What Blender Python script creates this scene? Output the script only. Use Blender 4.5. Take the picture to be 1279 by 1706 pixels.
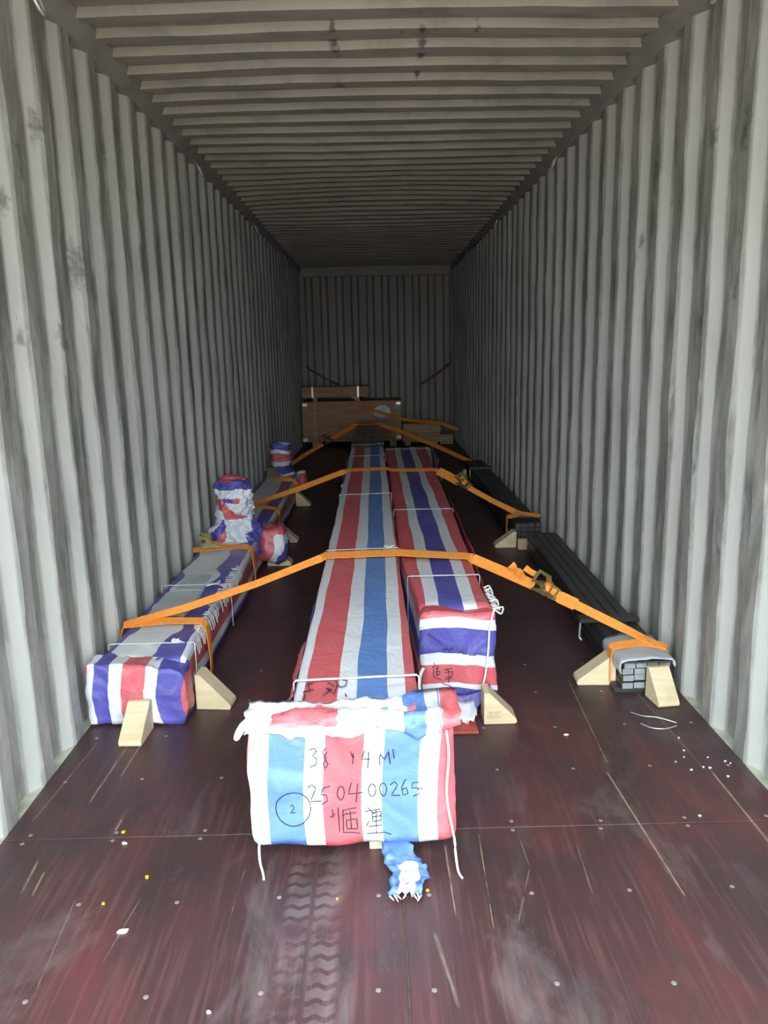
import bpy, bmesh, math, random
from mathutils import Vector, Matrix, noise
random.seed(7)
for o in list(bpy.data.objects): bpy.data.objects.remove(o)
SC = bpy.context.scene
COL = SC.collection

# ---------------------------------------------------------------- camera
def make_camera():
    p, y, r = 0.2066, 0.0074, -0.0218
    f = Vector((math.sin(y)*math.cos(p), math.cos(y)*math.cos(p), -math.sin(p)))
    rt = Vector((math.cos(y), -math.sin(y), 0)); up = rt.cross(f)
    r2 = math.cos(r)*rt + math.sin(r)*up; u2 = -math.sin(r)*rt + math.cos(r)*up
    m = Matrix(((r2.x, u2.x, -f.x, -0.0426), (r2.y, u2.y, -f.y, 0.0), (r2.z, u2.z, -f.z, 1.3816), (0, 0, 0, 1)))
    cd = bpy.data.cameras.new('camera'); cd.sensor_fit = 'HORIZONTAL'; cd.sensor_width = 36.0
    cd.lens = 1280.2/1279*36; cd.clip_start = 0.02; cd.clip_end = 400
    co = bpy.data.objects.new('camera', cd); COL.objects.link(co); co.matrix_world = m
    SC.camera = co
make_camera()
# ---------------------------------------------------------------- light: an overcast sky outside the open doors
w = bpy.data.worlds.new('overcast_sky'); SC.world = w; w.use_nodes = True
bg = w.node_tree.nodes['Background']; bg.inputs[0].default_value = (0.82, 0.95, 1.0, 1); bg.inputs[1].default_value = 3.2
_t = w.node_tree; _tc = _t.nodes.new('ShaderNodeTexCoord'); _sp = _t.nodes.new('ShaderNodeSeparateXYZ'); _m = _t.nodes.new('ShaderNodeMapRange')
_t.links.new(_tc.outputs['Generated'], _sp.inputs[0]); _t.links.new(_sp.outputs[2], _m.inputs['Value'])      # overcast sky: zenith about three times the horizon
_m.inputs['From Min'].default_value = 0.0; _m.inputs['From Max'].default_value = 1.0; _m.inputs['To Min'].default_value = 2.9; _m.inputs['To Max'].default_value = 8.7
_t.links.new(_m.outputs[0], bg.inputs[1])
SC.view_settings.view_transform = 'Standard'; SC.view_settings.look = 'None'
SC.view_settings.gamma = 1; SC.view_settings.use_curve_mapping = False
SC.view_settings.exposure = 1.38

# ---------------------------------------------------------------- node helper
class NT:
    def __init__(s, name, rough=0.5, metal=0.0, spec=0.5):
        s.m = bpy.data.materials.new(name); s.m.use_nodes = True; s.t = s.m.node_tree; s.n = s.t.nodes; s.l = s.t.links
        s.b = s.n['Principled BSDF']; s.b.inputs['Roughness'].default_value = rough; s.b.inputs['Metallic'].default_value = metal
        s.b.inputs['Specular IOR Level'].default_value = spec
        s.tc = s.n.new('ShaderNodeTexCoord'); s.obj = s.tc.outputs['Object']
    def set(s, sock, v):
        if isinstance(v, (int, float)): sock.default_value = v
        elif isinstance(v, (tuple, list)):
            sock.default_value = tuple(v)+(1,) if len(v) == 3 and len(sock.default_value) == 4 else v
        else: s.l.new(v, sock)
    def math(s, op, a, b=0.0, c=None, clamp=False):
        n = s.n.new('ShaderNodeMath'); n.operation = op; n.use_clamp = clamp
        s.set(n.inputs[0], a); s.set(n.inputs[1], b)
        if c is not None: s.set(n.inputs[2], c)
        return n.outputs[0]
    def scale(s, v, sc):
        n = s.n.new('ShaderNodeVectorMath'); n.operation = 'MULTIPLY'; s.set(n.inputs[0], v); n.inputs[1].default_value = sc; return n.outputs[0]
    def noise(s, v, sc=1, det=4, rough=0.55, dist=0.0):
        n = s.n.new('ShaderNodeTexNoise'); s.set(n.inputs['Vector'], v); n.inputs['Scale'].default_value = sc
        n.inputs['Detail'].default_value = det; n.inputs['Roughness'].default_value = rough; n.inputs['Distortion'].default_value = dist
        return n.outputs['Fac']
    def ramp(s, v, stops, interp='LINEAR'):
        n = s.n.new('ShaderNodeValToRGB'); s.set(n.inputs[0], v); cr = n.color_ramp; cr.interpolation = interp
        while len(cr.elements) < len(stops): cr.elements.new(0.5)
        for e, (p, c) in zip(cr.elements, stops):
            e.position = p; e.color = (c, c, c, 1) if isinstance(c, (int, float)) else tuple(c)+(1,)
        return n.outputs[0]
    def mix(s, f, a, b, mode='MIX'):
        n = s.n.new('ShaderNodeMix'); n.data_type = 'RGBA'; n.blend_type = mode
        s.set(n.inputs[0], f); s.set(n.inputs[6], a); s.set(n.inputs[7], b); return n.outputs[2]
    def sep(s, v):
        n = s.n.new('ShaderNodeSeparateXYZ'); s.set(n.inputs[0], v); return n.outputs
    def bump(s, h, st=0.3, d=0.01):
        n = s.n.new('ShaderNodeBump'); n.inputs['Strength'].default_value = st; n.inputs['Distance'].default_value = d
        s.set(n.inputs['Height'], h); s.l.new(n.outputs[0], s.b.inputs['Normal'])
    def color(s, v): s.set(s.b.inputs['Base Color'], v)
    def rough(s, v): s.set(s.b.inputs['Roughness'], v)

# ---------------------------------------------------------------- materials
def mat_paint(name, base=(0.58, 0.575, 0.545), recess=None, stains=(), ax=(0, 1), grime=0.8):
    t = NT(name, 0.5)
    v = t.obj; sx = t.sep(v)
    big = t.noise(t.scale(v, (1.5, 1.6, 0.6)), 1.0, 5, 0.6)
    col = t.mix(t.ramp(big, [(0.35, 0), (0.7, 1)]), base, tuple(c*0.82 for c in base))
    sm = t.noise(t.scale(v, (3, 7.0, 1.5)), 1.0, 8, 0.72, 0.4)
    smask = t.ramp(sm, [(0.485, 0), (0.60, 1)])
    if recess:
        axx = t.math('ABSOLUTE', sx[0])
        rm = t.math('MULTIPLY_ADD', axx, 1/0.04, -recess/0.04, clamp=True)
        rm = t.math('ABSOLUTE', t.math('MULTIPLY_ADD', rm, 2.0, -1.0)); rm = t.math('MULTIPLY_ADD', rm, 3.2, -1.7, clamp=True)     # flats take grime plus painted shade, setting off the lit slopes
        rm2 = t.math('MULTIPLY_ADD', rm, 0.8, 0.18)
        smask = t.math('MULTIPLY', smask, rm2)
        col = t.mix(t.math('MULTIPLY', rm, 0.27), col, (0.17, 0.165, 0.15))  # even darkening of the flats, shade contrast put into the paint
        # chafed band at load height
        hb = t.ramp(t.math('MULTIPLY', sx[2], 1/2.7), [(0.1, 0.45), (0.30, 0.9), (0.62, 1.0), (0.88, 0.6)])
        smask = t.math('MULTIPLY', smask, hb)
        rust = t.noise(t.scale(v, (5, 9, 2.5)), 1.3, 6, 0.7)
        col = t.mix(t.math('MULTIPLY', t.math('MULTIPLY', t.ramp(rust, [(0.60, 0), (0.68, 1)]), rm2), 0.6), col, (0.20, 0.13, 0.10))
        dirt = t.noise(t.scale(v, (3, 5, 1.6)), 1.7, 6, 0.7, 0.5)
        col = t.mix(t.math('MULTIPLY', t.math('MULTIPLY', rm, t.ramp(dirt, [(0.38, 0), (0.56, 1)])), 0.8), col, (0.24, 0.235, 0.21))
    col = t.mix(t.math('MULTIPLY', smask, grime), col, (0.11, 0.11, 0.095))
    sc = t.noise(t.scale(v, (10, 60, 9)), 1.0, 3, 0.6, 1.5)
    scm = t.math('MULTIPLY', t.ramp(sc, [(0.70, 0), (0.73, 1)]), t.ramp(t.noise(v, 2.3, 2), [(0.5, 0), (0.6, 1)]))
    col = t.mix(t.math('MULTIPLY', scm, 0.7), col, (0.07, 0.06, 0.06))
    for (px, py, r) in stains:
        dx = t.math('SUBTRACT', sx[ax[0]], px); dy = t.math('SUBTRACT', sx[ax[1]], py)
        d = t.math('SQRT', t.math('ADD', t.math('MULTIPLY', dx, dx), t.math('MULTIPLY', t.math('MULTIPLY', dy, dy), 0.25)))
        d = t.math('MULTIPLY_ADD', t.math('SUBTRACT', t.noise(v, 38, 3), 0.5), r*2.2, d)
        k = t.math('MULTIPLY_ADD', d, -1/(r*0.7), 1.25, clamp=True)
        col = t.mix(t.math('MULTIPLY', k, 0.55 if recess else 0.9), col, (0.05, 0.045, 0.04) if recess else (0.035, 0.033, 0.03))
    t.color(col)
    t.rough(t.math('MULTIPLY_ADD', sm, 0.25, 0.36))
    t.bump(t.noise(v, 60, 4), 0.12, 0.003)
    return t.m

SCR = [(-1.008, 1.788, -1.023, 1.935, .004, 1), (-0.975, 1.775, -0.984, 1.882, .003, 1), (-0.848, 2.045, -0.846, 2.12, .004, 1),
       (-0.98, 2.2, -0.97, 2.62, .004, 1), (-0.93, 2.35, -0.925, 2.6, .003, 1), (-0.832, 1.471, -0.855, 1.759, .002, 0), (-0.437, 1.689, -0.429, 1.924, .002, 0), (-0.71, 1.544, -0.685, 1.764, .002, 0),
       (0.694, 2.312, 0.719, 1.709, .004, 1), (0.746, 3.05, 0.711, 2.35, .002, 1), (1.037, 2.295, 1.041, 1.6, .005, 1), (0.99, 2.9, 1.02, 2.3, .004, 0), (0.227, 2.0, 0.214, 1.614, .002, 1),
       (0.275, 1.631, 0.346, 1.841, .002, 0), (0.342, 1.97, 0.346, 1.841, .002, 0), (0.124, 1.954, 0.127, 1.657, .003, 1), (0.068, 1.619, 0.106, 1.391, .006, 0), (0.498, 1.939, 0.485, 1.707, .002, 0), (-1.12, 2.1, -1.09, 2.6, .003, 0)]
def mat_floor():
    t = NT('phenolic_plywood', 0.35, 0, 0.5)
    v = t.obj; sx = t.sep(v)
    a = t.noise(t.scale(v, (3.2, 1.1, 1)), 1.0, 6, 0.62, 0.5)
    col = t.ramp(a, [(0.36, (0.048, 0.027, 0.027)), (0.52, (0.070, 0.030, 0.032)), (0.66, (0.110, 0.033, 0.037))])
    d = t.noise(t.scale(v, (5, 2.2, 1)), 1.0, 7, 0.68, 0.8)
    dust = t.ramp(d, [(0.53, 0), (0.76, 1)])
    near = t.ramp(t.math('MULTIPLY', sx[1], 0.25), [(0.45, 1.0), (0.85, 0.25)])   # dust and streaks strongest at the door end, fading inward
    col = t.mix(t.math('MULTIPLY', t.math('MULTIPLY', dust, 0.75), near), col, (0.17, 0.135, 0.132))
    fine = t.noise(t.scale(v, (70, 3.0, 1)), 1.0, 4, 0.6)
    col = t.mix(t.math('MULTIPLY', t.math('MULTIPLY', t.ramp(fine, [(0.5, 0), (0.75, 1)]), 0.40), near), col, (0.21, 0.10, 0.10))
    dk = t.noise(t.scale(v, (1.2, 1.6, 1)), 1.9, 4, 0.6)
    col = t.mix(t.math('MULTIPLY', t.ramp(dk, [(0.5, 0), (0.7, 1)]), 0.6), col, (0.030, 0.026, 0.026))
    # tyre print left by a fork lift
    def box(c, lo, hi, f):
        return t.math('MULTIPLY', t.math('MULTIPLY_ADD', c, 1/f, -lo/f, clamp=True), t.math('MULTIPLY_ADD', c, -1/f, hi/f, clamp=True))
    tx = t.math('SUBTRACT', sx[0], -0.235)
    atx = t.math('ABSOLUTE', tx)
    ph = t.math('ADD', t.math('MULTIPLY', sx[1], 2*math.pi/0.042), t.math('MULTIPLY', t.math('SINE', t.math('MULTIPLY', tx, 150)), 0.7))
    lug = t.math('MULTIPLY_ADD', t.math('SINE', ph), 2.5, 1.6, clamp=True)
    mid = t.math('MULTIPLY_ADD', atx, 1/0.006, -0.6, clamp=True)
    tm = t.math('MULTIPLY', t.math('MULTIPLY', lug, mid), t.math('MULTIPLY', box(sx[0], -0.31, -0.155, 0.015), box(sx[1], 1.25, 1.93, 0.08)))
    tm = t.math('MULTIPLY', tm, t.ramp(t.noise(v, 9, 3), [(0.36, 0), (0.58, 1)]))
    col = t.mix(t.math('MULTIPLY', tm, 0.42), col, (0.21, 0.17, 0.165))
    brk = t.noise(t.scale(v, (20, 9, 1)), 1.0, 3, 0.6)
    for (x0, y0, x1, y1, w_, warm) in SCR:
        if y0 > y1: x0, y0, x1, y1 = x1, y1, x0, y0
        k = (x1-x0)/(y1-y0)
        e = t.math('ABSOLUTE', t.math('SUBTRACT', t.math('SUBTRACT', sx[0], x0), t.math('MULTIPLY', t.math('SUBTRACT', sx[1], y0), k)))
        e = t.math('ADD', e, t.math('MULTIPLY', t.math('SUBTRACT', brk, 0.5), 0.012))
        m = t.math('MULTIPLY', t.math('MULTIPLY_ADD', e, -1/w_, 1.0, clamp=True), box(sx[1], y0, y1, 0.02))
        m = t.math('MULTIPLY', m, t.ramp(brk, [(0.34, 0.2), (0.55, 1)]))
        col = t.mix(m, col, (0.42, 0.30, 0.20) if warm else (0.22, 0.17, 0.15))
    t.color(col)
    t.rough(t.math('ADD', t.math('MULTIPLY_ADD', d, 0.35, 0.22), t.math('MULTIPLY', fine, 0.12)))
    t.bump(t.math('ADD', t.math('MULTIPLY', fine, 0.6), d), 0.25, 0.002)
    return t.m

RED, WHT = (0.62, 0.12, 0.14), (0.72, 0.73, 0.78)
def mat_tarp(name, stops, blue, rough=0.42, wob=0.010, red=RED, wht=WHT):
    """striped woven polythene: u of the UV map runs across the stripes, v along them"""
    t = NT(name, rough, 0, 0.5)
    uv = t.sep(t.tc.outputs['UV'])
    v = t.obj
    n1 = t.noise(t.scale(v, (6, 6, 6)), 1, 3)
    u = t.math('ADD', uv[0], t.math('MULTIPLY', t.math('SUBTRACT', n1, 0.5), wob*2))
    u = t.math('FRACT', u)
    C = {'r': red, 'w': wht, 'b': blue, 'g': (0.74, 0.76, 0.78)}
    col = t.ramp(u, [(p, C[c]) for p, c in stops], 'CONSTANT')
    fold = t.noise(t.scale(v, (9, 9, 9)), 1, 6, 0.65, 0.7)
    col = t.mix(t.ramp(fold, [(0.55, 0), (0.8, 0.25)]), col, tuple(c*0.75 for c in wht))
    t.color(col)
    wx = t.n.new('ShaderNodeTexWave'); wx.inputs['Scale'].default_value = 140; wx.inputs['Distortion'].default_value = 1.5; t.l.new(v, wx.inputs['Vector'])
    t.bump(t.math('ADD', t.math('MULTIPLY', fold, 1.0), t.math('MULTIPLY', wx.outputs['Fac'], 0.02)), 0.45, 0.02)
    t.rough(t.math('MULTIPLY_ADD', n1, 0.2, rough-0.1))
    return t.m

def mat_simple(name, col, rough=0.5, metal=0.0, var=0.25, sc=20, bump=0.1, stretch=(1, 1, 1)):
    t = NT(name, rough, metal)
    n = t.noise(t.scale(t.obj, stretch), sc, 5, 0.6)
    t.color(t.mix(t.ramp(n, [(0.3, 0), (0.7, 1)]), tuple(c*(1-var) for c in col), tuple(min(1, c*(1+var*0.6)) for c in col)))
    t.bump(n, bump, 0.003)
    return t.m
def mat_wood(name, light, dark, axis=0):
    t = NT(name, 0.62, 0, 0.3)
    s = [26, 26, 26]; s[axis] = 2.2
    n = t.noise(t.scale(t.obj, tuple(s)), 1, 5, 0.55, 0.6)
    k = t.noise(t.obj, 7, 3, 0.5)
    c = t.mix(t.ramp(n, [(0.35, 0), (0.7, 1)]), light, dark)
    c = t.mix(t.ramp(k, [(0.55, 0), (0.8, 0.5)]), c, tuple(x*0.7 for x in dark))
    t.color(c); t.bump(n, 0.15, 0.003)
    return t.m

BLUE_A, BLUE_C = (0.12, 0.23, 0.54), (0.095, 0.085, 0.36)
STD = [(0, 'r'), (.335, 'w'), (.515, 'b'), (.825, 'w')]
M = {}
STL = [(3.716, 2.375, 0.04), (3.612, 2.258, 0.03), (3.973, 2.16, 0.035), (4.133, 2.442, 0.03), (2.85, 2.161, 0.04), (2.668, 2.016, 0.05), (3.102, 1.733, 0.06), (2.877, 1.459, 0.04), (3.573, 1.922, 0.04), (2.561, 1.444, 0.02), (2.556, 1.872, 0.03), (3.553, 1.205, 0.02), (3.06, 0.75, 0.02), (2.423, 0.584, 0.03), (2.947, 0.468, 0.02)]
STR = [(3.674, 1.844, 0.022), (3.473, 2.092, 0.04), (3.474, 1.899, 0.045), (2.654, 2.081, 0.04), (2.668, 2.04, 0.035), (3.013, 1.72, 0.04), (2.914, 2.093, 0.04), (3.506, 2.371, 0.035), (4.701, 1.727, 0.05), (2.643, 0.657, 0.02), (2.982, 1.695, 0.04), (2.918, 1.454, 0.03), (2.647, 1.561, 0.03), (4.594, 1.164, 0.03), (2.891, 0.918, 0.012), (2.771, 0.969, 0.012)]
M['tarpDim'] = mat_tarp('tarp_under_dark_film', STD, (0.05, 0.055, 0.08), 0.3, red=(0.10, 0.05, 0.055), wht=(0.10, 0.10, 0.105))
M['wall'] = mat_paint('aged_wall_paint', (0.54, 0.53, 0.50), recess=1.168, stains=STL, ax=(1, 2), grime=0.85)
M['wallR'] = mat_paint('aged_wall_paint_right', (0.54, 0.53, 0.50), recess=1.168, stains=STR, ax=(1, 2), grime=0.7)
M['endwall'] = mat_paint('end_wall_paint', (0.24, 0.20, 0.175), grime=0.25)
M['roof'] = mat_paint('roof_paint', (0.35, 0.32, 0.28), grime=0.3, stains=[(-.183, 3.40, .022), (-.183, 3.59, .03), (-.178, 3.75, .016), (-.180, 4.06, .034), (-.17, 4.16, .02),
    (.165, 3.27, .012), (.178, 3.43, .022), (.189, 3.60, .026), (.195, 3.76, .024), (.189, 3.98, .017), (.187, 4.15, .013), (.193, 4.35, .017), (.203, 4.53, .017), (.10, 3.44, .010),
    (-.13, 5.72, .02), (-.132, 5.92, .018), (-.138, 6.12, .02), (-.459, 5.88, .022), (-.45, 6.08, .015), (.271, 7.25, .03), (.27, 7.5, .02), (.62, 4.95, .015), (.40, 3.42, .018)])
M['rail'] = mat_simple('rail_paint', (0.31, 0.29, 0.27), 0.5, 0, 0.2, 6, 0.1)
M['ledge'] = mat_simple('ledge_paint', (0.55, 0.54, 0.44), 0.6, 0, 0.35, 14, 0.2)
M['floor'] = mat_floor()
M['subfloor'] = mat_simple('joint_grime', (0.10, 0.075, 0.055), 0.8, 0, 0.4, 30)
M['screw'] = mat_simple('worn_screw_head', (0.33, 0.30, 0.28), 0.5, 0.3, 0.3, 40)
M['ground'] = mat_simple('concrete_yard', (0.27, 0.215, 0.16), 0.85, 0, 0.2, 2, 0.2)
M['tarpA'] = mat_tarp('tarp_light_blue_stripe', STD, BLUE_A)
M['tarpAt'] = mat_tarp('tarp_light_blue_stripe_top', [(0, 'r'), (.333, 'w'), (.526, 'b'), (.824, 'w')], BLUE_A)
M['tarpB'] = mat_tarp('tarp_indigo_stripe', STD, BLUE_C, 0.4)
M['tarpFace'] = mat_tarp('tarp_end_indigo', [(0, 'r'), (.075, 'w'), (.18, 'b'), (.44, 'w'), (.555, 'r'), (.75, 'w'), (.80, 'b')], BLUE_C, 0.3, 0.012)
M['tarpC'] = mat_tarp('tarp_taped_indigo', [(0, 'b'), (.10, 'g'), (.42, 'b'), (.60, 'w'), (.70, 'r'), (.86, 'w'), (.93, 'b')], BLUE_C, 0.34, 0.008)
M['tarpCf'] = mat_tarp('tarp_box_end', [(0, 'r'), (.04, 'w'), (.105, 'b'), (.245, 'w'), (.375, 'r'), (.575, 'w'), (.69, 'b'), (.93, 'r')], BLUE_C, 0.38, 0.010)
M['tarpM'] = mat_tarp('tarp_motor_wrap', STD, BLUE_C, 0.22, 0.10)
M['twine'] = mat_simple('white_twine', (0.80, 0.80, 0.78), 0.6, 0, 0.1)
M['ink'] = mat_simple('marker_ink', (0.025, 0.022, 0.035), 0.5, 0, 0.1)
M['stamp'] = mat_simple('stamp_ink', (0.28, 0.19, 0.10), 0.7, 0, 0.3)
M['strap'] = mat_simple('orange_webbing', (1.0, 0.32, 0.05), 0.55, 0, 0.18, 60, 0.3)
M['zinc'] = mat_simple('zinc_yellow_steel', (0.45, 0.36, 0.16), 0.35, 0.7, 0.3, 40)
M['wood'] = mat_wood('fresh_pine', (0.70, 0.575, 0.385), (0.60, 0.46, 0.28), 0)
M['ply'] = mat_wood('crate_plywood', (0.52, 0.28, 0.17), (0.34, 0.17, 0.10), 0)
M['ply2'] = mat_wood('crate_pine', (0.50, 0.36, 0.21), (0.34, 0.23, 0.13), 0)
M['steel'] = mat_simple('dark_mill_steel', (0.055, 0.052, 0.052), 0.45, 0.25, 0.3, 12, 0.1, (4, 0.3, 4))
M['steeldull'] = mat_simple('brown_steel_end', (0.06, 0.045, 0.04), 0.6)
M['steelend'] = mat_simple('sawn_steel_end', (0.36, 0.36, 0.37), 0.45, 0.3, 0.15, 60)
M['foam'] = mat_simple('silver_foam_sheet', (0.56, 0.57, 0.60), 0.4, 0.1, 0.2, 9, 0.3)
M['white'] = mat_simple('white_scrap', (0.82, 0.82, 0.80), 0.5, 0, 0.1)
M['yellow'] = mat_simple('yellow_chip', (0.85, 0.50, 0.02), 0.5, 0, 0.15)
M['wire'] = mat_simple('bare_wire', (0.55, 0.57, 0.55), 0.35, 0.6, 0.1)
M['redsteel'] = mat_simple('red_primer_steel', (0.45, 0.07, 0.04), 0.45, 0, 0.4, 25)
M['rope'] = mat_simple('dark_rope', (0.06, 0.05, 0.045), 0.8, 0, 0.3)
M['redrope'] = mat_simple('dull_red_webbing', (0.16, 0.06, 0.045), 0.8, 0, 0.3)
M['film'] = mat_simple('grey_plastic_pouch', (0.33, 0.35, 0.40), 0.25, 0, 0.25, 12, 0.5)
M['bracket'] = mat_simple('bright_bracket', (0.72, 0.70, 0.66), 0.35, 0.5, 0.1)

# ---------------------------------------------------------------- object helpers
def link(name, bm, mat, parent=None, smooth=False, kind=None):
    me = bpy.data.meshes.new(name)
    bmesh.ops.recalc_face_normals(bm, faces=bm.faces[:])
    bm.to_mesh(me); bm.free()
    for m in (mat if isinstance(mat, (list, tuple)) else [mat]): me.materials.append(m)
    if smooth:
        for p in me.polygons: p.use_smooth = True
    o = bpy.data.objects.new(name, me); COL.objects.link(o)
    if parent is not None:
        o.parent = parent
        if parent.type == 'EMPTY' or parent.parent: o.matrix_parent_inverse = PW[parent.name].inverted()
    PW[o.name] = Matrix.Identity(4)
    if kind: o['kind'] = kind
    return o
PW = {}
def thing(name, label, cat, loc, group=None):
    o = bpy.data.objects.new(name, None); COL.objects.link(o); o.location = loc; o.empty_display_size = 0.1
    o['label'] = label; o['category'] = cat
    if group: o['group'] = group
    PW[o.name] = Matrix.Translation(loc)
    return o
def tag(o, label, cat, group=None):
    o['label'] = label; o['category'] = cat
    if group: o['group'] = group
    return o
def box(bm, x0, x1, y0, y1, z0, z1, mi=0):
    vs = [bm.verts.new((x, y, z)) for x in (x0, x1) for y in (y0, y1) for z in (z0, z1)]
    for f in ((0, 1, 3, 2), (4, 6, 7, 5), (0, 4, 5, 1), (2, 3, 7, 6), (0, 2, 6, 4), (1, 5, 7, 3)):
        bm.faces.new([vs[i] for i in f]).material_index = mi
    return vs
def bevel(bm, w_=0.004, seg=2):
    bmesh.ops.bevel(bm, geom=bm.edges[:], offset=w_, segments=seg, affect='EDGES', profile=0.6)
def bx(x0, x1, y0, y1, z0, z1, b=0.0):
    bm = bmesh.new(); box(bm, x0, x1, y0, y1, z0, z1)
    if b: bevel(bm, b)
    return bm
def tube(bm, pts, r, seg=6, cap=True):
    pts = [Vector(p) for p in pts]; rings = []
    for i, p in enumerate(pts):
        a = pts[max(0, i-1)]; b = pts[min(len(pts)-1, i+1)]; d = (b-a)
        d = d.normalized() if d.length > 1e-9 else Vector((0, 0, 1))
        u = d.cross(Vector((0, 0, 1)));
        if u.length < 0.2: u = d.cross(Vector((0, 1, 0)))
        u.normalize(); v = d.cross(u)
        rr = r[i] if isinstance(r, (list, tuple)) else r
        rings.append([bm.verts.new(p+rr*(math.cos(t)*u+math.sin(t)*v)) for t in [2*math.pi*k/seg for k in range(seg)]])
    for A, B in zip(rings, rings[1:]):
        for k in range(seg): bm.faces.new((A[k], A[(k+1) % seg], B[(k+1) % seg], B[k]))
    if cap:
        bm.faces.new(rings[0]); bm.faces.new(rings[-1][::-1])
def prism(bm, poly, y0, y1, f=lambda a, b, c: (a, c, b)):
    """extrude polygon poly (a,b) from c=y0 to c=y1, mapped through f(a,b,c)"""
    A = [bm.verts.new(f(a, b, y0)) for a, b in poly]; B = [bm.verts.new(f(a, b, y1)) for a, b in poly]
    bm.faces.new(A); bm.faces.new(B[::-1]); n = len(poly)
    for i in range(n): bm.faces.new((A[i], B[i], B[(i+1) % n], A[(i+1) % n]))
def fr(p, f=1.0, o=3):
    return noise.fractal(Vector(p)*f, 1.0, 2.0, o, noise_basis='PERLIN_ORIGINAL')
def catmull(pts, n=6):
    P = [Vector(p) for p in pts]; out = []
    for i in range(len(P)-1):
        p0 = P[max(i-1, 0)]; p1 = P[i]; p2 = P[i+1]; p3 = P[min(i+2, len(P)-1)]
        for k in range(n):
            s = k/n
            out.append(0.5*((2*p1)+(p2-p0)*s+(2*p0-5*p1+4*p2-p3)*s*s+(3*p1-p0-3*p2+p3)*s**3))
    out.append(P[-1]); return out
def ribbon(bm, pts, wds, w_=0.045, th=0.003):
    """flat band through pts; wds = width direction(s)"""
    pts = [Vector(p) for p in pts]; R = []
    for i, p in enumerate(pts):
        a = pts[max(0, i-1)]; b = pts[min(len(pts)-1, i+1)]; t = (b-a).normalized()
        wd = Vector(wds[i]) if isinstance(wds, list) else Vector(wds)
        wd = (wd-t*wd.dot(t)).normalized(); n = t.cross(wd).normalized()
        ww = w_[i] if isinstance(w_, list) else w_
        R.append([bm.verts.new(p+wd*sx*ww/2+n*sn*th/2) for sx, sn in ((-1, -1), (1, -1), (1, 1), (-1, 1))])
    for A, B in zip(R, R[1:]):
        for k in range(4): bm.faces.new((A[k], A[(k+1) % 4], B[(k+1) % 4], B[k]))
    bm.faces.new(R[0][::-1]); bm.faces.new(R[-1])

# wrapped package: lofted rounded box along y, crumpled, with concentric end caps and stripe UVs
def section(xl, xr, z0, z1, r, n):
    """rounded rectangle, clockwise from bottom-left corner going up, evenly spaced"""
    pts = []
    r = min(r, (xr-xl)/2.2, (z1-z0)/2.2)
    segs = [((xl, z0+r), (xl, z1-r)), ((xl+r, z1), (xr-r, z1)), ((xr, z1-r), (xr, z0+r)), ((xr-r, z0), (xl+r, z0))]
    cs = [((xl+r, z1-r), math.pi, math.pi/2), ((xr-r, z1-r), math.pi/2, 0), ((xr-r, z0+r), 0, -math.pi/2), ((xl+r, z0+r), -math.pi/2, -math.pi)]
    per = []
    for (a, b), (c, t0, t1) in zip(segs, cs):
        m = max(2, int(n*math.dist(a, b)))
        for i in range(m+1): per.append((a[0]+(b[0]-a[0])*i/m, a[1]+(b[1]-a[1])*i/m))
        for i in range(1, 3):
            t = t0+(t1-t0)*i/3; per.append((c[0]+r*math.cos(t), c[1]+r*math.sin(t)))
    return per
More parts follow.
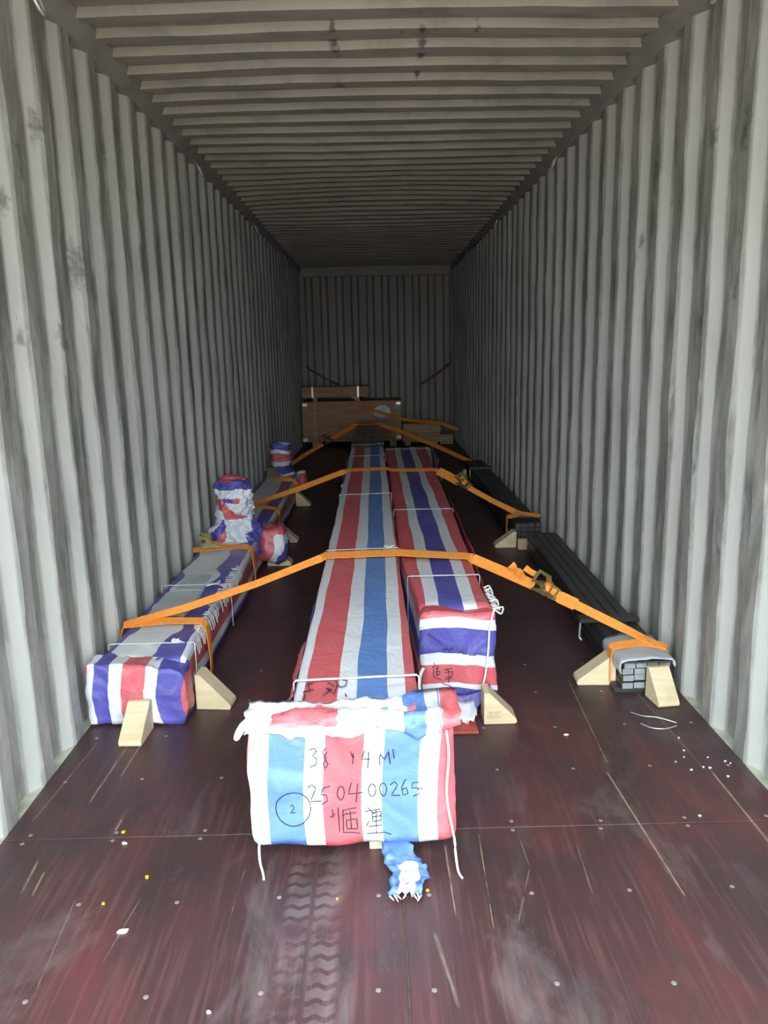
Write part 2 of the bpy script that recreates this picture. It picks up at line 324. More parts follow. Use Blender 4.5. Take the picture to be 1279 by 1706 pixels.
def wrapped(ys, xl, xr, z0, z1, ufun, r=0.02, dens=28, amp=0.006, freq=9, caps=(True, True), capu=None, seed=0.0, stretch=0.35):
    bm = bmesh.new(); uvl = bm.loops.layers.uv.new('UVMap'); rings = []
    F = lambda v, y: v(y) if callable(v) else v
    base = section(F(xl, ys[0]), F(xr, ys[0]), F(z0, ys[0]), F(z1, ys[0]), r, dens); n = len(base)
    def d(x, y, z):
        q = Vector((x*freq+seed, y*freq*stretch, z*freq))
        return Vector((fr(q), 0.6*fr(q+Vector((9, 3, 1))), fr(q+Vector((3, 7, 5)))))*amp
    U = {}
    for y in ys:
        X0, X1, Z0, Z1 = F(xl, y), F(xr, y), F(z0, y), F(z1, y); bx0, bx1, bz0, bz1 = F(xl, ys[0]), F(xr, ys[0]), F(z0, ys[0]), F(z1, ys[0])
        ring = []
        for (x, z) in base:
            nx = X0+(x-bx0)/(bx1-bx0)*(X1-X0); nz = Z0+(z-bz0)/(bz1-bz0)*(Z1-Z0)
            v = bm.verts.new(Vector((nx, y, nz))+d(nx, y, nz)); U[v] = ((nx-X0), (Z1-nz), x <= bx0+r*0.9 and z < bz1-1e-4, x >= bx1-r*0.9 and z < bz1-1e-4, X1-X0, y, nx, nz); ring.append(v)
        rings.append(ring)
    def uv(v):
        a, h, L, Rr, wd, y, nx, nz = U[v]
        s = -h if L else (wd+h if Rr else a)
        return (ufun(s, y), y)
    for A, B in zip(rings, rings[1:]):
        for k in range(n):
            f = bm.faces.new((A[k], A[(k+1) % n], B[(k+1) % n], B[k]))
            for lp in f.loops: lp[uvl].uv = uv(lp.vert)
    for end, on in ((0, caps[0]), (-1, caps[1])):
        if not on: continue
        ring = rings[end]; y = ys[end]; c = sum((v.co for v in ring), Vector())/n
        cur = ring
        for q in (0.86, 0.7, 0.5, 0.25):
            nxt = []
            for v0 in ring:
                p = c+(v0.co-c)*q
                if end == 0: p.y += (fr(Vector((p.x*freq*1.3+seed, 4, p.z*freq*1.3)))*amp*1.3) - 0.004
                nxt.append(bm.verts.new(p))
            for k in range(n):
                f = bm.faces.new((cur[k], cur[(k+1) % n], nxt[(k+1) % n], nxt[k]))
                for lp in f.loops: lp[uvl].uv = (capu or (lambda x, z: ufun(x-F(xl, y), y)))(lp.vert.co.x, lp.vert.co.z), lp.vert.co.z
            cur = nxt
        f = bm.faces.new(cur)
        for lp in f.loops: lp[uvl].uv = (capu or (lambda x, z: ufun(x-F(xl, y), y)))(lp.vert.co.x, lp.vert.co.z), lp.vert.co.z
    return bm
def ys_(a, b, st): n = max(1, int(round((b-a)/st))); return [a+(b-a)*i/n for i in range(n+1)]
def lump(cx, cy, prof, ufun, seg=26, amp=0.012, freq=14, seed=0.0, sq=2.6, axis='z', ecc=1.0, flat=False, sub=4):
    """crumpled, taped bundle: prof = [(height, radius)]; superellipse section"""
    bm = bmesh.new(); uvl = bm.loops.layers.uv.new('UVMap'); rings = []
    pr = catmull([(h, rr, 0) for h, rr in prof], sub)
    for q in pr:
        h, rr = q.x, max(q.y, 0.004); ring = []
        for k in range(seg):
            t = 2*math.pi*k/seg; c, s = math.cos(t), math.sin(t)
            m = (abs(c)**sq+abs(s)**sq)**(-1/sq)
            a, b = rr*m*c, rr*m*s*ecc
            p = Vector((cx+a, cy+b, h)) if axis == 'z' else Vector((cx+h, cy+a, b))
            nn = fr(Vector((p.x*freq+seed, p.y*freq, p.z*freq)), 1, 4)
            nn -= 0.6*abs(fr(Vector((p.x*freq*1.7+seed, p.y*freq*1.7, p.z*freq*1.1)), 1, 2))
            dirv = (p-(Vector((cx, cy, h)) if axis == 'z' else Vector((cx+h, cy, 0)))).normalized()
            v = bm.verts.new(p+dirv*nn*amp); ring.append(v)
        rings.append(ring)
    fs = []
    for A, B in zip(rings, rings[1:]):
        for k in range(seg): fs.append(bm.faces.new((A[k], A[(k+1) % seg], B[(k+1) % seg], B[k])))
    fs.append(bm.faces.new(rings[0])); fs.append(bm.faces.new(rings[-1][::-1]))
    for f in fs:
        c0 = f.calc_center_median()
        for lp in f.loops: lp[uvl].uv = (ufun(c0 if flat else lp.vert.co), 0)
    return bm
INK_FRONT=[[(-0.240,0.353),(-0.227,0.357),(-0.221,0.347),(-0.233,0.336),(-0.221,0.325),(-0.225,0.308),(-0.241,0.302)],[(-0.198,0.354),(-0.206,0.343),(-0.196,0.329),(-0.205,0.310),(-0.200,0.298),(-0.192,0.310),(-0.203,0.329),(-0.194,0.345)],[(-0.132,0.346),(-0.125,0.326),(-0.121,0.331)],[(-0.124,0.341),(-0.127,0.308)],[(-0.094,0.350),(-0.102,0.323),(-0.080,0.324)],[(-0.083,0.346),(-0.087,0.296)],[(-0.055,0.304),(-0.053,0.341),(-0.042,0.320),(-0.031,0.347),(-0.027,0.305)],[(-0.019,0.352),(-0.016,0.322)],[(-0.248,0.245),(-0.237,0.253),(-0.227,0.242),(-0.243,0.202),(-0.212,0.204)],[(-0.189,0.246),(-0.208,0.241),(-0.214,0.222),(-0.199,0.220),(-0.197,0.204),(-0.213,0.194)],[(-0.151,0.226),(-0.152,0.220),(-0.154,0.215),(-0.156,0.211),(-0.159,0.208),(-0.161,0.207),(-0.164,0.209),(-0.167,0.212),(-0.169,0.216),(-0.170,0.222),(-0.170,0.227),(-0.169,0.233),(-0.167,0.238),(-0.165,0.242),(-0.162,0.244),(-0.159,0.245),(-0.156,0.243),(-0.154,0.240),(-0.152,0.235),(-0.152,0.230),(-0.152,0.224)],[(-0.132,0.254),(-0.141,0.222),(-0.103,0.224)],[(-0.115,0.250),(-0.121,0.196)],[(-0.067,0.227),(-0.068,0.221),(-0.069,0.216),(-0.072,0.212),(-0.074,0.209),(-0.078,0.209),(-0.081,0.210),(-0.083,0.213),(-0.085,0.217),(-0.086,0.223),(-0.087,0.229),(-0.086,0.235),(-0.084,0.240),(-0.082,0.243),(-0.079,0.246),(-0.075,0.246),(-0.072,0.244),(-0.070,0.241),(-0.068,0.236),(-0.067,0.231),(-0.067,0.225)],[(-0.038,0.230),(-0.039,0.224),(-0.040,0.219),(-0.042,0.215),(-0.045,0.212),(-0.048,0.211),(-0.051,0.213),(-0.053,0.216),(-0.055,0.220),(-0.056,0.226),(-0.056,0.231),(-0.056,0.237),(-0.054,0.242),(-0.052,0.246),(-0.049,0.248),(-0.046,0.249),(-0.043,0.247),(-0.041,0.244),(-0.039,0.239),(-0.038,0.234),(-0.038,0.228)],[(-0.028,0.243),(-0.017,0.252),(-0.008,0.243),(-0.026,0.214),(-0.002,0.216)],[(0.014,0.259),(0.002,0.236),(0.006,0.216),(0.019,0.221),(0.015,0.236),(0.005,0.232)],[(0.049,0.249),(0.032,0.248),(0.029,0.234),(0.046,0.235),(0.048,0.219),(0.033,0.213)],[(0.044,0.232),(0.060,0.233)],[(-0.243,0.181),(-0.245,0.170),(-0.249,0.160),(-0.255,0.151),(-0.263,0.143),(-0.272,0.138),(-0.283,0.135),(-0.294,0.134),(-0.304,0.136),(-0.314,0.140),(-0.323,0.147),(-0.330,0.155),(-0.335,0.165),(-0.337,0.176),(-0.337,0.187),(-0.335,0.198),(-0.330,0.207),(-0.323,0.216),(-0.315,0.223),(-0.305,0.228),(-0.295,0.230),(-0.284,0.230),(-0.273,0.228),(-0.264,0.223),(-0.256,0.216),(-0.249,0.207),(-0.245,0.197),(-0.243,0.187),(-0.243,0.176)],[(-0.298,0.188),(-0.292,0.191),(-0.288,0.183),(-0.298,0.170),(-0.285,0.171)],[(-0.185,0.179),(-0.183,0.154)],[(-0.192,0.154),(-0.178,0.165)],[(-0.170,0.184),(-0.168,0.108)],[(-0.158,0.172),(-0.121,0.178)],[(-0.157,0.174),(-0.158,0.104),(-0.113,0.102)],[(-0.148,0.156),(-0.122,0.161)],[(-0.138,0.167),(-0.136,0.116)],[(-0.149,0.138),(-0.121,0.143),(-0.119,0.115),(-0.148,0.113),(-0.149,0.138)],[(-0.160,0.153),(-0.147,0.160)],[(-0.098,0.165),(-0.057,0.172)],[(-0.090,0.178),(-0.073,0.157)],[(-0.078,0.160),(-0.055,0.165),(-0.055,0.138),(-0.078,0.135),(-0.078,0.160)],[(-0.077,0.148),(-0.055,0.152)],[(-0.068,0.172),(-0.068,0.102)],[(-0.089,0.120),(-0.053,0.125)],[(-0.094,0.101),(-0.047,0.106),(-0.028,0.099)],[(-0.087,0.136),(-0.095,0.122)],]
INK_TOP=[[(-0.259,1.908),(-0.257,1.945),(-0.263,1.968),(-0.237,1.982)],[(-0.262,2.006),(-0.241,2.026)],[(-0.255,2.027),(-0.247,1.974)],[(-0.207,1.942),(-0.186,1.979),(-0.200,1.987),(-0.177,1.948),(-0.171,2.006)],[(-0.199,2.027),(-0.179,2.000)],[(-0.177,2.035),(-0.163,1.993),(-0.147,2.000),(-0.144,2.035),(-0.157,2.044)],[(-0.146,1.949),(-0.142,1.931)],]
INK_SIDE=[[(0.159,0.194),(0.161,0.185)],[(0.152,0.180),(0.178,0.184)],[(0.155,0.180),(0.157,0.139),(0.185,0.127)],[(0.164,0.172),(0.178,0.177)],[(0.170,0.179),(0.171,0.143)],[(0.163,0.159),(0.181,0.163),(0.180,0.148),(0.164,0.146)],[(0.197,0.166),(0.229,0.172)],[(0.207,0.172),(0.217,0.158)],[(0.202,0.155),(0.229,0.160),(0.229,0.139),(0.204,0.135)],[(0.214,0.168),(0.216,0.111)],[(0.202,0.127),(0.229,0.131)],[(0.188,0.111),(0.212,0.101),(0.237,0.085)],[(0.227,0.051),(0.226,0.046),(0.222,0.042),(0.215,0.038),(0.207,0.035),(0.198,0.034),(0.188,0.035),(0.179,0.037),(0.172,0.040),(0.166,0.044),(0.162,0.049),(0.161,0.054),(0.163,0.059),(0.168,0.063),(0.175,0.067),(0.183,0.069),(0.193,0.070),(0.202,0.069),(0.211,0.067),(0.218,0.064),(0.224,0.059),(0.227,0.054),(0.227,0.049)],[(0.136,0.312),(0.184,0.278)],[(0.193,0.250),(0.236,0.257)],[(0.198,0.242),(0.207,0.260),(0.217,0.239),(0.230,0.255)],[(0.255,0.236),(0.279,0.238)],[(0.267,0.248),(0.270,0.228),(0.284,0.232)],[(0.294,0.227),(0.322,0.224)],]
# ================================================================ SETTING
L0, L1 = 0.10, 12.2
def corrugation(y0, y1, far_edge, pitch, flat, slope, depth):
    """list of (y, d): d=0 inner flat, d=depth recessed"""
    out = []; k = math.floor((y0-far_edge)/pitch)-1
    while True:
        e = far_edge+pitch*k
        for yy, d in ((e-flat, 0), (e, 0), (e+slope, depth), (e+pitch-flat-slope, depth)):
            if y0 <= yy <= y1: out.append((yy, d))
        if e > y1: break
        k += 1
    return out
def side_wall(name, sgn, far_edge, seed):
    prof = corrugation(L0, L1, far_edge, 0.27, 0.072, 0.062, 0.040)
    prof = [(L0, prof[0][1])]+prof+[(L1+0.05, prof[-1][1])]
    bm = bmesh.new(); cols = []
    NZ = 44
    for i, (y, d) in enumerate(prof):
        col = []
        for j in range(NZ+1):
            z = -0.06+(2.60+0.06)*j/NZ
            e = 0.5*fr((y*0.9+seed, z*1.3, 2.0))*0.016 + fr((y*5+seed, z*3.2, 7.0))*0.005
            e2 = fr((y*4+seed, z*2.2, 13.0), 1, 3)*0.010
            if z > 2.3: e *= (2.6-z)/0.3; e2 *= (2.6-z)/0.3
            if z < 0.1: e *= 0.3; e2 *= 0.4
            col.append(bm.verts.new((sgn*(1.168+d+max(-0.012, e)), y+e2, z)))
        cols.append(col)
    for A, B in zip(cols, cols[1:]):
        for j in range(NZ): bm.faces.new((A[j], A[j+1], B[j+1], B[j]))
    o = link(name, bm, M['wall'] if sgn < 0 else M['wallR'], kind='structure')
    sm = o.modifiers.new('plate', 'SOLIDIFY'); sm.thickness = 0.002; sm.offset = 0
    return o
WL = side_wall('wall_left', -1, 2.13, 0.0)
WR = side_wall('wall_right', 1, 2.155, 31.0)

# back wall with fine vertical corrugation
bm = bmesh.new(); cols = []
x = -1.435; prof = []
while x < 1.30:
    prof += [(x, 0), (x+0.10, 0), (x+0.13, 0.035), (x+0.20, 0.035)]; x += 0.235
for (xx, d) in prof:
    cols.append([bm.verts.new((xx, L1+d+fr((xx*3, z*2, 1))*0.004, z)) for z in [-0.05+2.7*j/12 for j in range(13)]])
for A, B in zip(cols, cols[1:]):
    for j in range(12): bm.faces.new((A[j], A[j+1], B[j+1], B[j]))
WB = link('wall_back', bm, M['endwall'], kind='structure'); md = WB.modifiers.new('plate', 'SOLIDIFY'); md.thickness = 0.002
link('trim_1', bx(-1.13, 1.13, L1-0.06, L1-0.005, 2.50, 2.66, 0.006), M['endwall'], kind='structure')
link('trim_2', bx(-1.13, 1.13, L1-0.03, L1+0.06, -0.05, 0.10, 0.004), M['endwall'], kind='structure')

# roof: corrugation runs across, pressed panels a little crowned
bm = bmesh.new(); rows = []
prof = []
y = L0-0.02; k = 0
while y < L1+0.05:
    prof += [(y, 0), (y+0.108, 0), (y+0.124, 0.030), (y+0.184, 0.030)]; y += 0.200
XS = [-1.16+2.32*i/24 for i in range(25)]
for (yy, d) in prof:
    rows.append([bm.verts.new((xx, yy+fr((xx*1.5, yy*2, 5))*0.006, 2.655-d+0.012*(1-(xx/1.16)**2)*(1+1.6*math.sin(yy*2.1)*(1 if yy > 4.6 else 0.15))+fr((xx*2, yy*3, 3))*0.005)) for xx in XS])
for A, B in zip(rows, rows[1:]):
    for j in range(len(XS)-1): bm.faces.new((A[j], A[j+1], B[j+1], B[j]))
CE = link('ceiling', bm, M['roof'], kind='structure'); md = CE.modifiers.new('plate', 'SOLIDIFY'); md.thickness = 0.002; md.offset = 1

# top rails, bottom ledges
for i, s in enumerate((-1, 1)):
    bm = bmesh.new()
    prism(bm, [(s*1.166, 2.575), (s*1.152, 2.585), (s*1.118, 2.645), (s*1.118, 2.668), (s*1.23, 2.70), (s*1.23, 2.575)], L0, L1+0.05)
    rail = link('trim_%d' % (3+i), bm, M['rail'], kind='structure')
    bm = bmesh.new(); prism(bm, [(s*1.168, -0.004), (s*1.166, -0.06), (s*1.26, -0.06), (s*1.26, -0.006)], L0, L1+0.05)
    link('trim_%d' % (5+i), bm, M['ledge'], kind='structure')
    for yy in (0.45, 2.87, 5.3, 7.7, 10.1):
        bm = bmesh.new()
        tube(bm, catmull([(s*1.15, yy-0.035, 2.575), (s*1.132, yy-0.032, 2.53), (s*1.125, yy, 2.508), (s*1.132, yy+0.032, 2.53), (s*1.15, yy+0.035, 2.575)], 5), 0.006, 8)
        link('lashing_ring', bm, M['bracket'], rail, True)
# door frame around the opening behind the camera position
bm = bmesh.new(); box(bm, -1.24, -1.15, 0.0, 0.16, -0.1, 2.72); box(bm, 1.15, 1.24, 0.0, 0.16, -0.1, 2.72); link('trim_7', bm, M['rail'], kind='structure')
link('trim_8', bx(-1.15, 1.15, 0.0, 0.12, 2.60, 2.72), M['rail'], kind='structure')
link('ground', bx(-40, 40, -60, 60, -1.42, -1.30), M['ground'], kind='structure')

# floor: plywood sheets on a subfloor, joints and screws real
FL = link('floor', bx(-1.165, 1.165, 0.05, L1+0.03, -0.06, -0.004), M['subfloor'], kind='structure')
ysq = [0.05, 2.02, 4.44, 6.86, 9.28, L1+0.02]
for a, b in zip(ysq, ysq[1:]):
    for x0, x1 in ((-1.165, 0.0), (0.0, 1.165)):
        g = 0.0022
        bm = bmesh.new(); box(bm, x0+(g if x0 == 0 else 0), x1-(g if x1 == 0 else 0), a+g*0.8, b-g*0.8, -0.03, 0.0)
        bmesh.ops.bevel(bm, geom=bm.edges[:], offset=0.0012, segments=1, affect='EDGES')
        link('plywood_sheet', bm, M['floor'], FL)
bm = bmesh.new(); tube(bm, [(0, 0, 0.0), (0, 0, 0.0008)], 0.0062, 10); scm = link('screw_head', bm, M['screw'], FL)
first = True
for yy in (1.445, 1.745, 2.005, 2.045, 2.335, 2.63, 2.92, 3.21):
    for xx in (-1.10, -.845, -.58, -.32, -.06, .063, .33, .592, .85, 1.10):
        if first: o = scm; first = False
        else: o = scm.copy(); COL.objects.link(o); o.parent = FL
        o.location = (xx+random.uniform(-.008, .008), yy+random.uniform(-.006, .006), -0.0002)

# ================================================================ CARGO
# ---- A : long girder in the middle
A = thing('wrapped_girder', 'longest tarp-wrapped girder, light blue stripes, in the middle, numbered square end nearest', 'wrapped girder', (-0.12, 1.86, 0))
uA = lambda s, y: (s-0.028-0.012*max(0, min(1, (y-2)/1.4)))/0.285
axl = lambda y: -0.292-0.008*max(0, min(1, (y-6)/4))
axr = lambda y: 0.058-0.012*min(1, max(0, (y-2)/1.2))-0.03*max(0, min(1, (y-4)/5))-0.02*max(0, min(1, (y-8.5)/2))
bm = wrapped(ys_(1.885, 7.95, 0.07), axl, axr, 0.062, lambda y: 0.45, uA, r=0.014, dens=46, amp=0.0055, freq=7, seed=2.0)
link('tarp_wrap', bm, M['tarpAt'], A, True)
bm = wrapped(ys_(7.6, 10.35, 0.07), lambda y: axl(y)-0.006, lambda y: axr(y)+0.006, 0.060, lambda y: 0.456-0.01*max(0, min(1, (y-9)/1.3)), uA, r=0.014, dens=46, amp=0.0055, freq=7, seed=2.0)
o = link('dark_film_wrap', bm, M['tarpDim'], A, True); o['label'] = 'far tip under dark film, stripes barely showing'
# end plate box
capA = lambda x, z: (x+0.20+0.010*math.sin(z*9))/0.306
bm = wrapped([1.868, 1.872, 1.895, 1.92, 1.95, 1.98, 2.01], lambda y: -0.402, lambda y: 0.150, lambda y: 0.070, lambda y: 0.425, lambda s, y: (s-0.202)/0.306, r=0.03, dens=62, amp=0.010, freq=7, caps=(True, True), capu=capA, seed=5.0)
ENDA = link('end_wrap', bm, M['tarpA'], A, True); ENDA['label'] = 'square end with vertical stripes and handwriting'
bpy.context.view_layer.update()
def raycast_y(o, x, z, y=1.5):
    ok, p, n, i = o.ray_cast(Vector((x, y, z)), Vector((0, 1, 0)))
    return p.y if ok else None
def resample(st, d=0.006):
    out = [st[0]]
    for a, b in zip(st, st[1:]):
        m = max(1, int(math.dist(a, b)/d))
        for i in range(1, m+1): out.append((a[0]+(b[0]-a[0])*i/m, a[1]+(b[1]-a[1])*i/m))
    return out
def write_face(o, strokes, r, parent, name='handwriting', y0=1.5, sh=(0, 0)):
    bm = bmesh.new()
    for st in strokes:
        pts = []
        for (x, z) in resample(st):
            yy = raycast_y(o, x+sh[0], z+sh[1], y0)
            if yy is not None: pts.append((x+sh[0], yy-r*0.9, z+sh[1]))
        if len(pts) > 1: tube(bm, pts, r, 5)
    return link(name, bm, M['ink'], parent, True, kind='stuff')
write_face(ENDA, INK_FRONT, 0.0015, ENDA)
# folded-over flap along the top front edge
bm = bmesh.new(); uvl = bm.loops.layers.uv.new('UVMap'); G = {}
NX, NY = 60, 12
for i in range(NX+1):
    for j in range(NY+1):
        s, t = i/NX, j/NY; x = -0.405+0.565*s
        back = 1.935+0.06*max(0.0, min(1.0, (x+0.0)/0.06))
        prof = catmull([(0, 1.854, 0.405), (0, 1.849, 0.42), (0, 1.857, 0.441), (0, 1.88, 0.452), (0, 0.5*(1.88+back), 0.452), (0, back, 0.458)], 4)
        p = prof[int(t*(len(prof)-1))]
        cr = fr((x*16, t*5, 3.3), 1, 4)*0.016+fr((x*40, t*9, 1.3), 1, 2)*0.005
        edge = 1 if 0.03 < s < 0.97 else 0.3
        lo = fr((x*9, 0, 9))*0.03 if t < 0.3 else 0
        G[i, j] = bm.verts.new((x+fr((x*11, t*6, 8))*0.008, p.y-abs(cr)*0.7*(1-t), p.z+cr*0.8*edge+lo*(0.3-t)*3))
for i in range(NX):
    for j in range(NY):
        f = bm.faces.new((G[i, j], G[i+1, j], G[i+1, j+1], G[i, j+1]))
        for lp, (a, b) in zip(f.loops, ((i, j), (i+1, j), (i+1, j+1), (i, j+1))):
            x = -0.405+0.565*a/NX
            # flap is folded askew: stripes run diagonally over it
            u = (x+0.20)/0.306 if b > NY*0.62 else 0.60+0.22*math.sin(x*5.0)+0.012*b
            lp[uvl].uv = (0.42+0.02*math.sin(x*40) if x < -0.33 or (-0.165 < x < 0.0 and b < 9) else ((0.1 if 3 < b < 9 else 0.42) if x < -0.165 else (0.42 if x < 0.015 else (0.65 if x < 0.075 else (0.9 if x < 0.11 else 0.1)))), b/NY)
o = link('folded_flap', bm, M['tarpA'], A, True); md = o.modifiers.new('cloth', 'SOLIDIFY'); md.thickness = 0.0015
# twisted corner ear
bm = bmesh.new(); tube(bm, catmull([(-0.37, 1.885, 0.43), (-0.40, 1.862, 0.434), (-0.418, 1.845, 0.418), (-0.428, 1.84, 0.398)], 4), [0.014, .015, .014, .013, .013, .012, .012, .011, .011, .010, .009, .008, .004], 7)
link('corner_twist', bm, M['white'], A, True)
# strings: left hangs, right runs up the face then hangs
bm = bmesh.new(); tube(bm, catmull([(-0.383, 1.875, 0.10), (-0.388, 1.862, 0.07), (-0.386, 1.852, 0.03), (-0.378, 1.84, 0.006), (-0.372, 1.815, 0.004)], 5), 0.0035, 6); link('string', bm, M['twine'], A, True)
bm = bmesh.new(); tube(bm, catmull([(0.118, 1.862, 0.43), (0.128, 1.852, 0.34), (0.122, 1.852, 0.22), (0.136, 1.852, 0.12), (0.143, 1.858, 0.08), (0.146, 1.85, 0.035), (0.150, 1.825, 0.006), (0.158, 1.80, 0.004)], 5), 0.0035, 6); link('string', bm, M['twine'], A, True)
# bands of packing twine round the girder
def band(y, xl, xr, z0, z1, parent, w_=0.010, mat='twine', slant=0.0, knot=None):
    bm = bmesh.new(); e = 0.006
    P = [(xl-e, y, z0+0.02), (xl-e, y, z1), (xl, y, z1+e), (xr, y+slant, z1+e), (xr+e, y+slant, z1), (xr+e, y+slant, z0+0.02)]
    ribbon(bm, P, Vector((0, 1, 0)), w_, 0.002)
    if knot is not None:
        kx = knot
        for a in range(3):
            tube(bm, catmull([(kx, y, z1+e), (kx+random.uniform(-.03, .03), y+random.uniform(-.03, .03), z1+e+0.012), (kx+random.uniform(-.05, .05), y+random.uniform(-.05, .05), z1+e+0.004)], 4), 0.0022, 5)
    return link('twine', bm, M[mat], parent)
for y, k in ((2.07, None), (3.55, 0.0), (6.9, None), (7.75, 0.0), (5.0, None)): band(y, axl(y), axr(y), 0.06, 0.452, A, 0.010 if y < 6 else 0.008, slant=0.02, knot=k)
# side flaps, torn edges on the left flank
def flap(parent, pts_top, drop, out, mat, ufun, seed, name='torn_flap', lean=0.0):
    """ragged cloth hanging from a line of points; out = sideways flare"""
    bm = bmesh.new(); uvl = bm.loops.layers.uv.new('UVMap'); P = catmull(pts_top, 5); n = len(P); m = 6; V = {}
    for i, p in enumerate(P):
        dd = drop*(0.55+0.45*math.sin(math.pi*i/(n-1)))*(0.8+0.5*fr((i*0.6+seed, 2, 2)))
        for j in range(m+1):
            t = j/m
            V[i, j] = bm.verts.new(p+Vector(out)*(t**0.7)*(1+0.6*fr((i*0.5+seed, t*2, 0)))+Vector((lean*t, 0, -dd*t))+Vector((fr((i+seed, j, 1), .5), fr((i+seed, j, 4), .5), 0))*0.006)
    for i in range(n-1):
        for j in range(m):
            f = bm.faces.new((V[i, j], V[i+1, j], V[i+1, j+1], V[i, j+1]))
            for lp, (a, b) in zip(f.loops, ((i, j), (i+1, j), (i+1, j+1), (i, j+1))): lp[uvl].uv = (ufun(a/(n-1), b/m), 0)
    o = link(name, bm, mat, parent, True); md = o.modifiers.new('cloth', 'SOLIDIFY'); md.thickness = 0.0015; return o
flap(A, [(-0.295, 2.02, 0.435), (-0.30, 2.12, 0.43), (-0.297, 2.28, 0.425), (-0.296, 2.45, 0.43)], 0.17, (-0.038, 0, 0), M['tarpA'], lambda a, b: 0.03+0.25*b, 1.0)
flap(A, [(-0.30, 1.93, 0.44), (-0.312, 1.97, 0.436), (-0.302, 2.02, 0.432)], 0.10, (-0.035, 0, 0), M['tarpA'], lambda a, b: 0.02+0.28*b, 4.0)
flap(A, [(-0.295, 2.45, 0.42), (-0.298, 2.65, 0.42), (-0.295, 2.85, 0.43)], 0.16, (-0.016, 0, 0), M['tarpA'], lambda a, b: 0.55+0.25*b, 7.0)
flap(A, [(-0.292, 4.6, 0.42), (-0.292, 5.3, 0.42), (-0.292, 6.2, 0.43)], 0.25, (-0.03, 0, 0), M['tarpA'], lambda a, b: 0.5+0.4*b, 9.0)
flap(A, [(-0.294, 6.2, 0.42), (-0.296, 6.5, 0.40), (-0.296, 7.4, 0.42)], 0.25, (-0.055, 0, 0), M['tarpA'], lambda a, b: 0.5+0.4*b, 11.0)
# writing on the top face near the end
bpy.context.view_layer.update()
def write_top(strokes, z, r, parent):
    bm = bmesh.new()
    for st in strokes: tube(bm, [(x, y, z) for x, y in st], r, 5)
    return link('handwriting', bm, M['ink'], parent, True, kind='stuff')
write_top([[(x, y+0.03) for x, y in s] for s in INK_TOP], 0.4555, 0.0016, A)
# torn tail of wrap lying on the floor below the end
bm = bmesh.new(); uvl = bm.loops.layers.uv.new('UVMap')
path = catmull([(-0.015, 1.93, 0.055), (-0.012, 1.885, 0.035), (0.002, 1.84, 0.022), (0.020, 1.80, 0.020), (0.012, 1.765, 0.018), (0.004, 1.73, 0.012)], 6)
prev = None; n = len(path)
for i, p in enumerate(path):
    t = i/(n-1); wd = 0.030+0.022*math.sin(t*2.6)+0.01*fr((t*9, 1, 1)); row = []
    for j in range(9):
        s = j/8-0.5
        row.append(bm.verts.new((p.x+s*wd*2+fr((t*6, s*3, 2))*0.006, p.y+fr((t*5, s*4, 6))*0.012, max(0.003, p.z+0.022*abs(fr((t*7, s*6, 3), 1, 3))*1.6*(0.4+t)))))
    if prev:
        for j in range(8):
            f = bm.faces.new((prev[j], prev[j+1], row[j+1], row[j]))
            for lp in f.loops: lp[uvl].uv = (0.53+0.26*(j/8) if i < n*0.45 or j > 5 or j < 2 else 0.93, 0)
    prev = row
for j in range(9):   # frayed threads
    p = prev[j].co
    tube(bm, [p, p+Vector((random.uniform(-.012, .012), -0.03*random.uniform(.3, 1), 0.0))], [0.004, 0.001], 4)
for f in bm.faces:
    for lp in f.loops:
        if lp[uvl].uv.x == 0: lp[uvl].uv = (0.93, 0)
o = link('torn_tail', bm, M['tarpA'], A, True); md = o.modifiers.new('cloth', 'SOLIDIFY'); md.thickness = 0.0015
# timber bearers below the girder
for i, (yy, l) in enumerate(((1.965, 'low timber bearer under the numbered end of the light blue striped girder'), (3.42, 'timber bearer under the middle girder, below the nearest orange strap'), (6.2, None), (9.2, None))):
    lab = l or ('timber bearer under the long middle girder, deep in the container' if i == 2 else 'timber bearer under the far tip of the long middle girder')
    bm = bx(-0.31 if i else -0.09, -0.03, yy-0.03, yy+0.05, 0.001, 0.052, 0.003)
    tag(link('timber_bearer', bm, M['wood']), lab, 'timber block')

# ---- B : second girder
B = thing('wrapped_girder', 'shorter tarp-wrapped girder with indigo stripes, right of the longest, its end striped crosswise', 'wrapped girder', (0.25, 2.82, 0))
bxl = lambda y: 0.112-0.055*min(1, max(0, (y-2.8)/0.7))-0.01*max(0, min(1, (y-5)/2))
bxr = lambda y: 0.392-0.012*math.sin(min(1, max(0, (y-2.85)/0.8))*math.pi)+0.03*max(0, min(1, (y-3.6)/2.0))+0.06*max(0, min(1, (y-6.3)/1.2))
uB = lambda s, y: (s+0.02*min(1, max(0, (y-2.8)/0.7))*0+0.025)/0.305
bm = wrapped(ys_(2.845, 7.75, 0.07), bxl, bxr, 0.065, lambda y: 0.395+0.03*min(1, max(0, (y-2.8)/.6)), lambda s, y: (s+bxl(y)-0.029)/0.305, r=0.014, dens=44, amp=0.008, freq=7, seed=12.0)
link('tarp_wrap', bm, M['tarpB'], B, True)
capB = lambda x, z: (0.402+0.010*math.sin((x-.1)*14)-z+0.03*(x-0.25)*0)/0.40
bm = wrapped([2.795, 2.80, 2.83, 2.87], lambda y: 0.108, lambda y: 0.400, lambda y: 0.05, lambda y: 0.398, lambda s, y: 0.02, r=0.018, dens=66, amp=0.012, freq=8, caps=(True, False), capu=capB, seed=15.0)
uvl = bm.loops.layers.uv[0]
for f in bm.faces:
    for lp in f.loops:
        c = lp.vert.co; lp[uvl].uv = (max(0.005, min(0.99, capB(c.x, c.z))), 0)
ENDB = link('end_wrap', bm, M['tarpFace'], B, True)
bpy.context.view_layer.update()
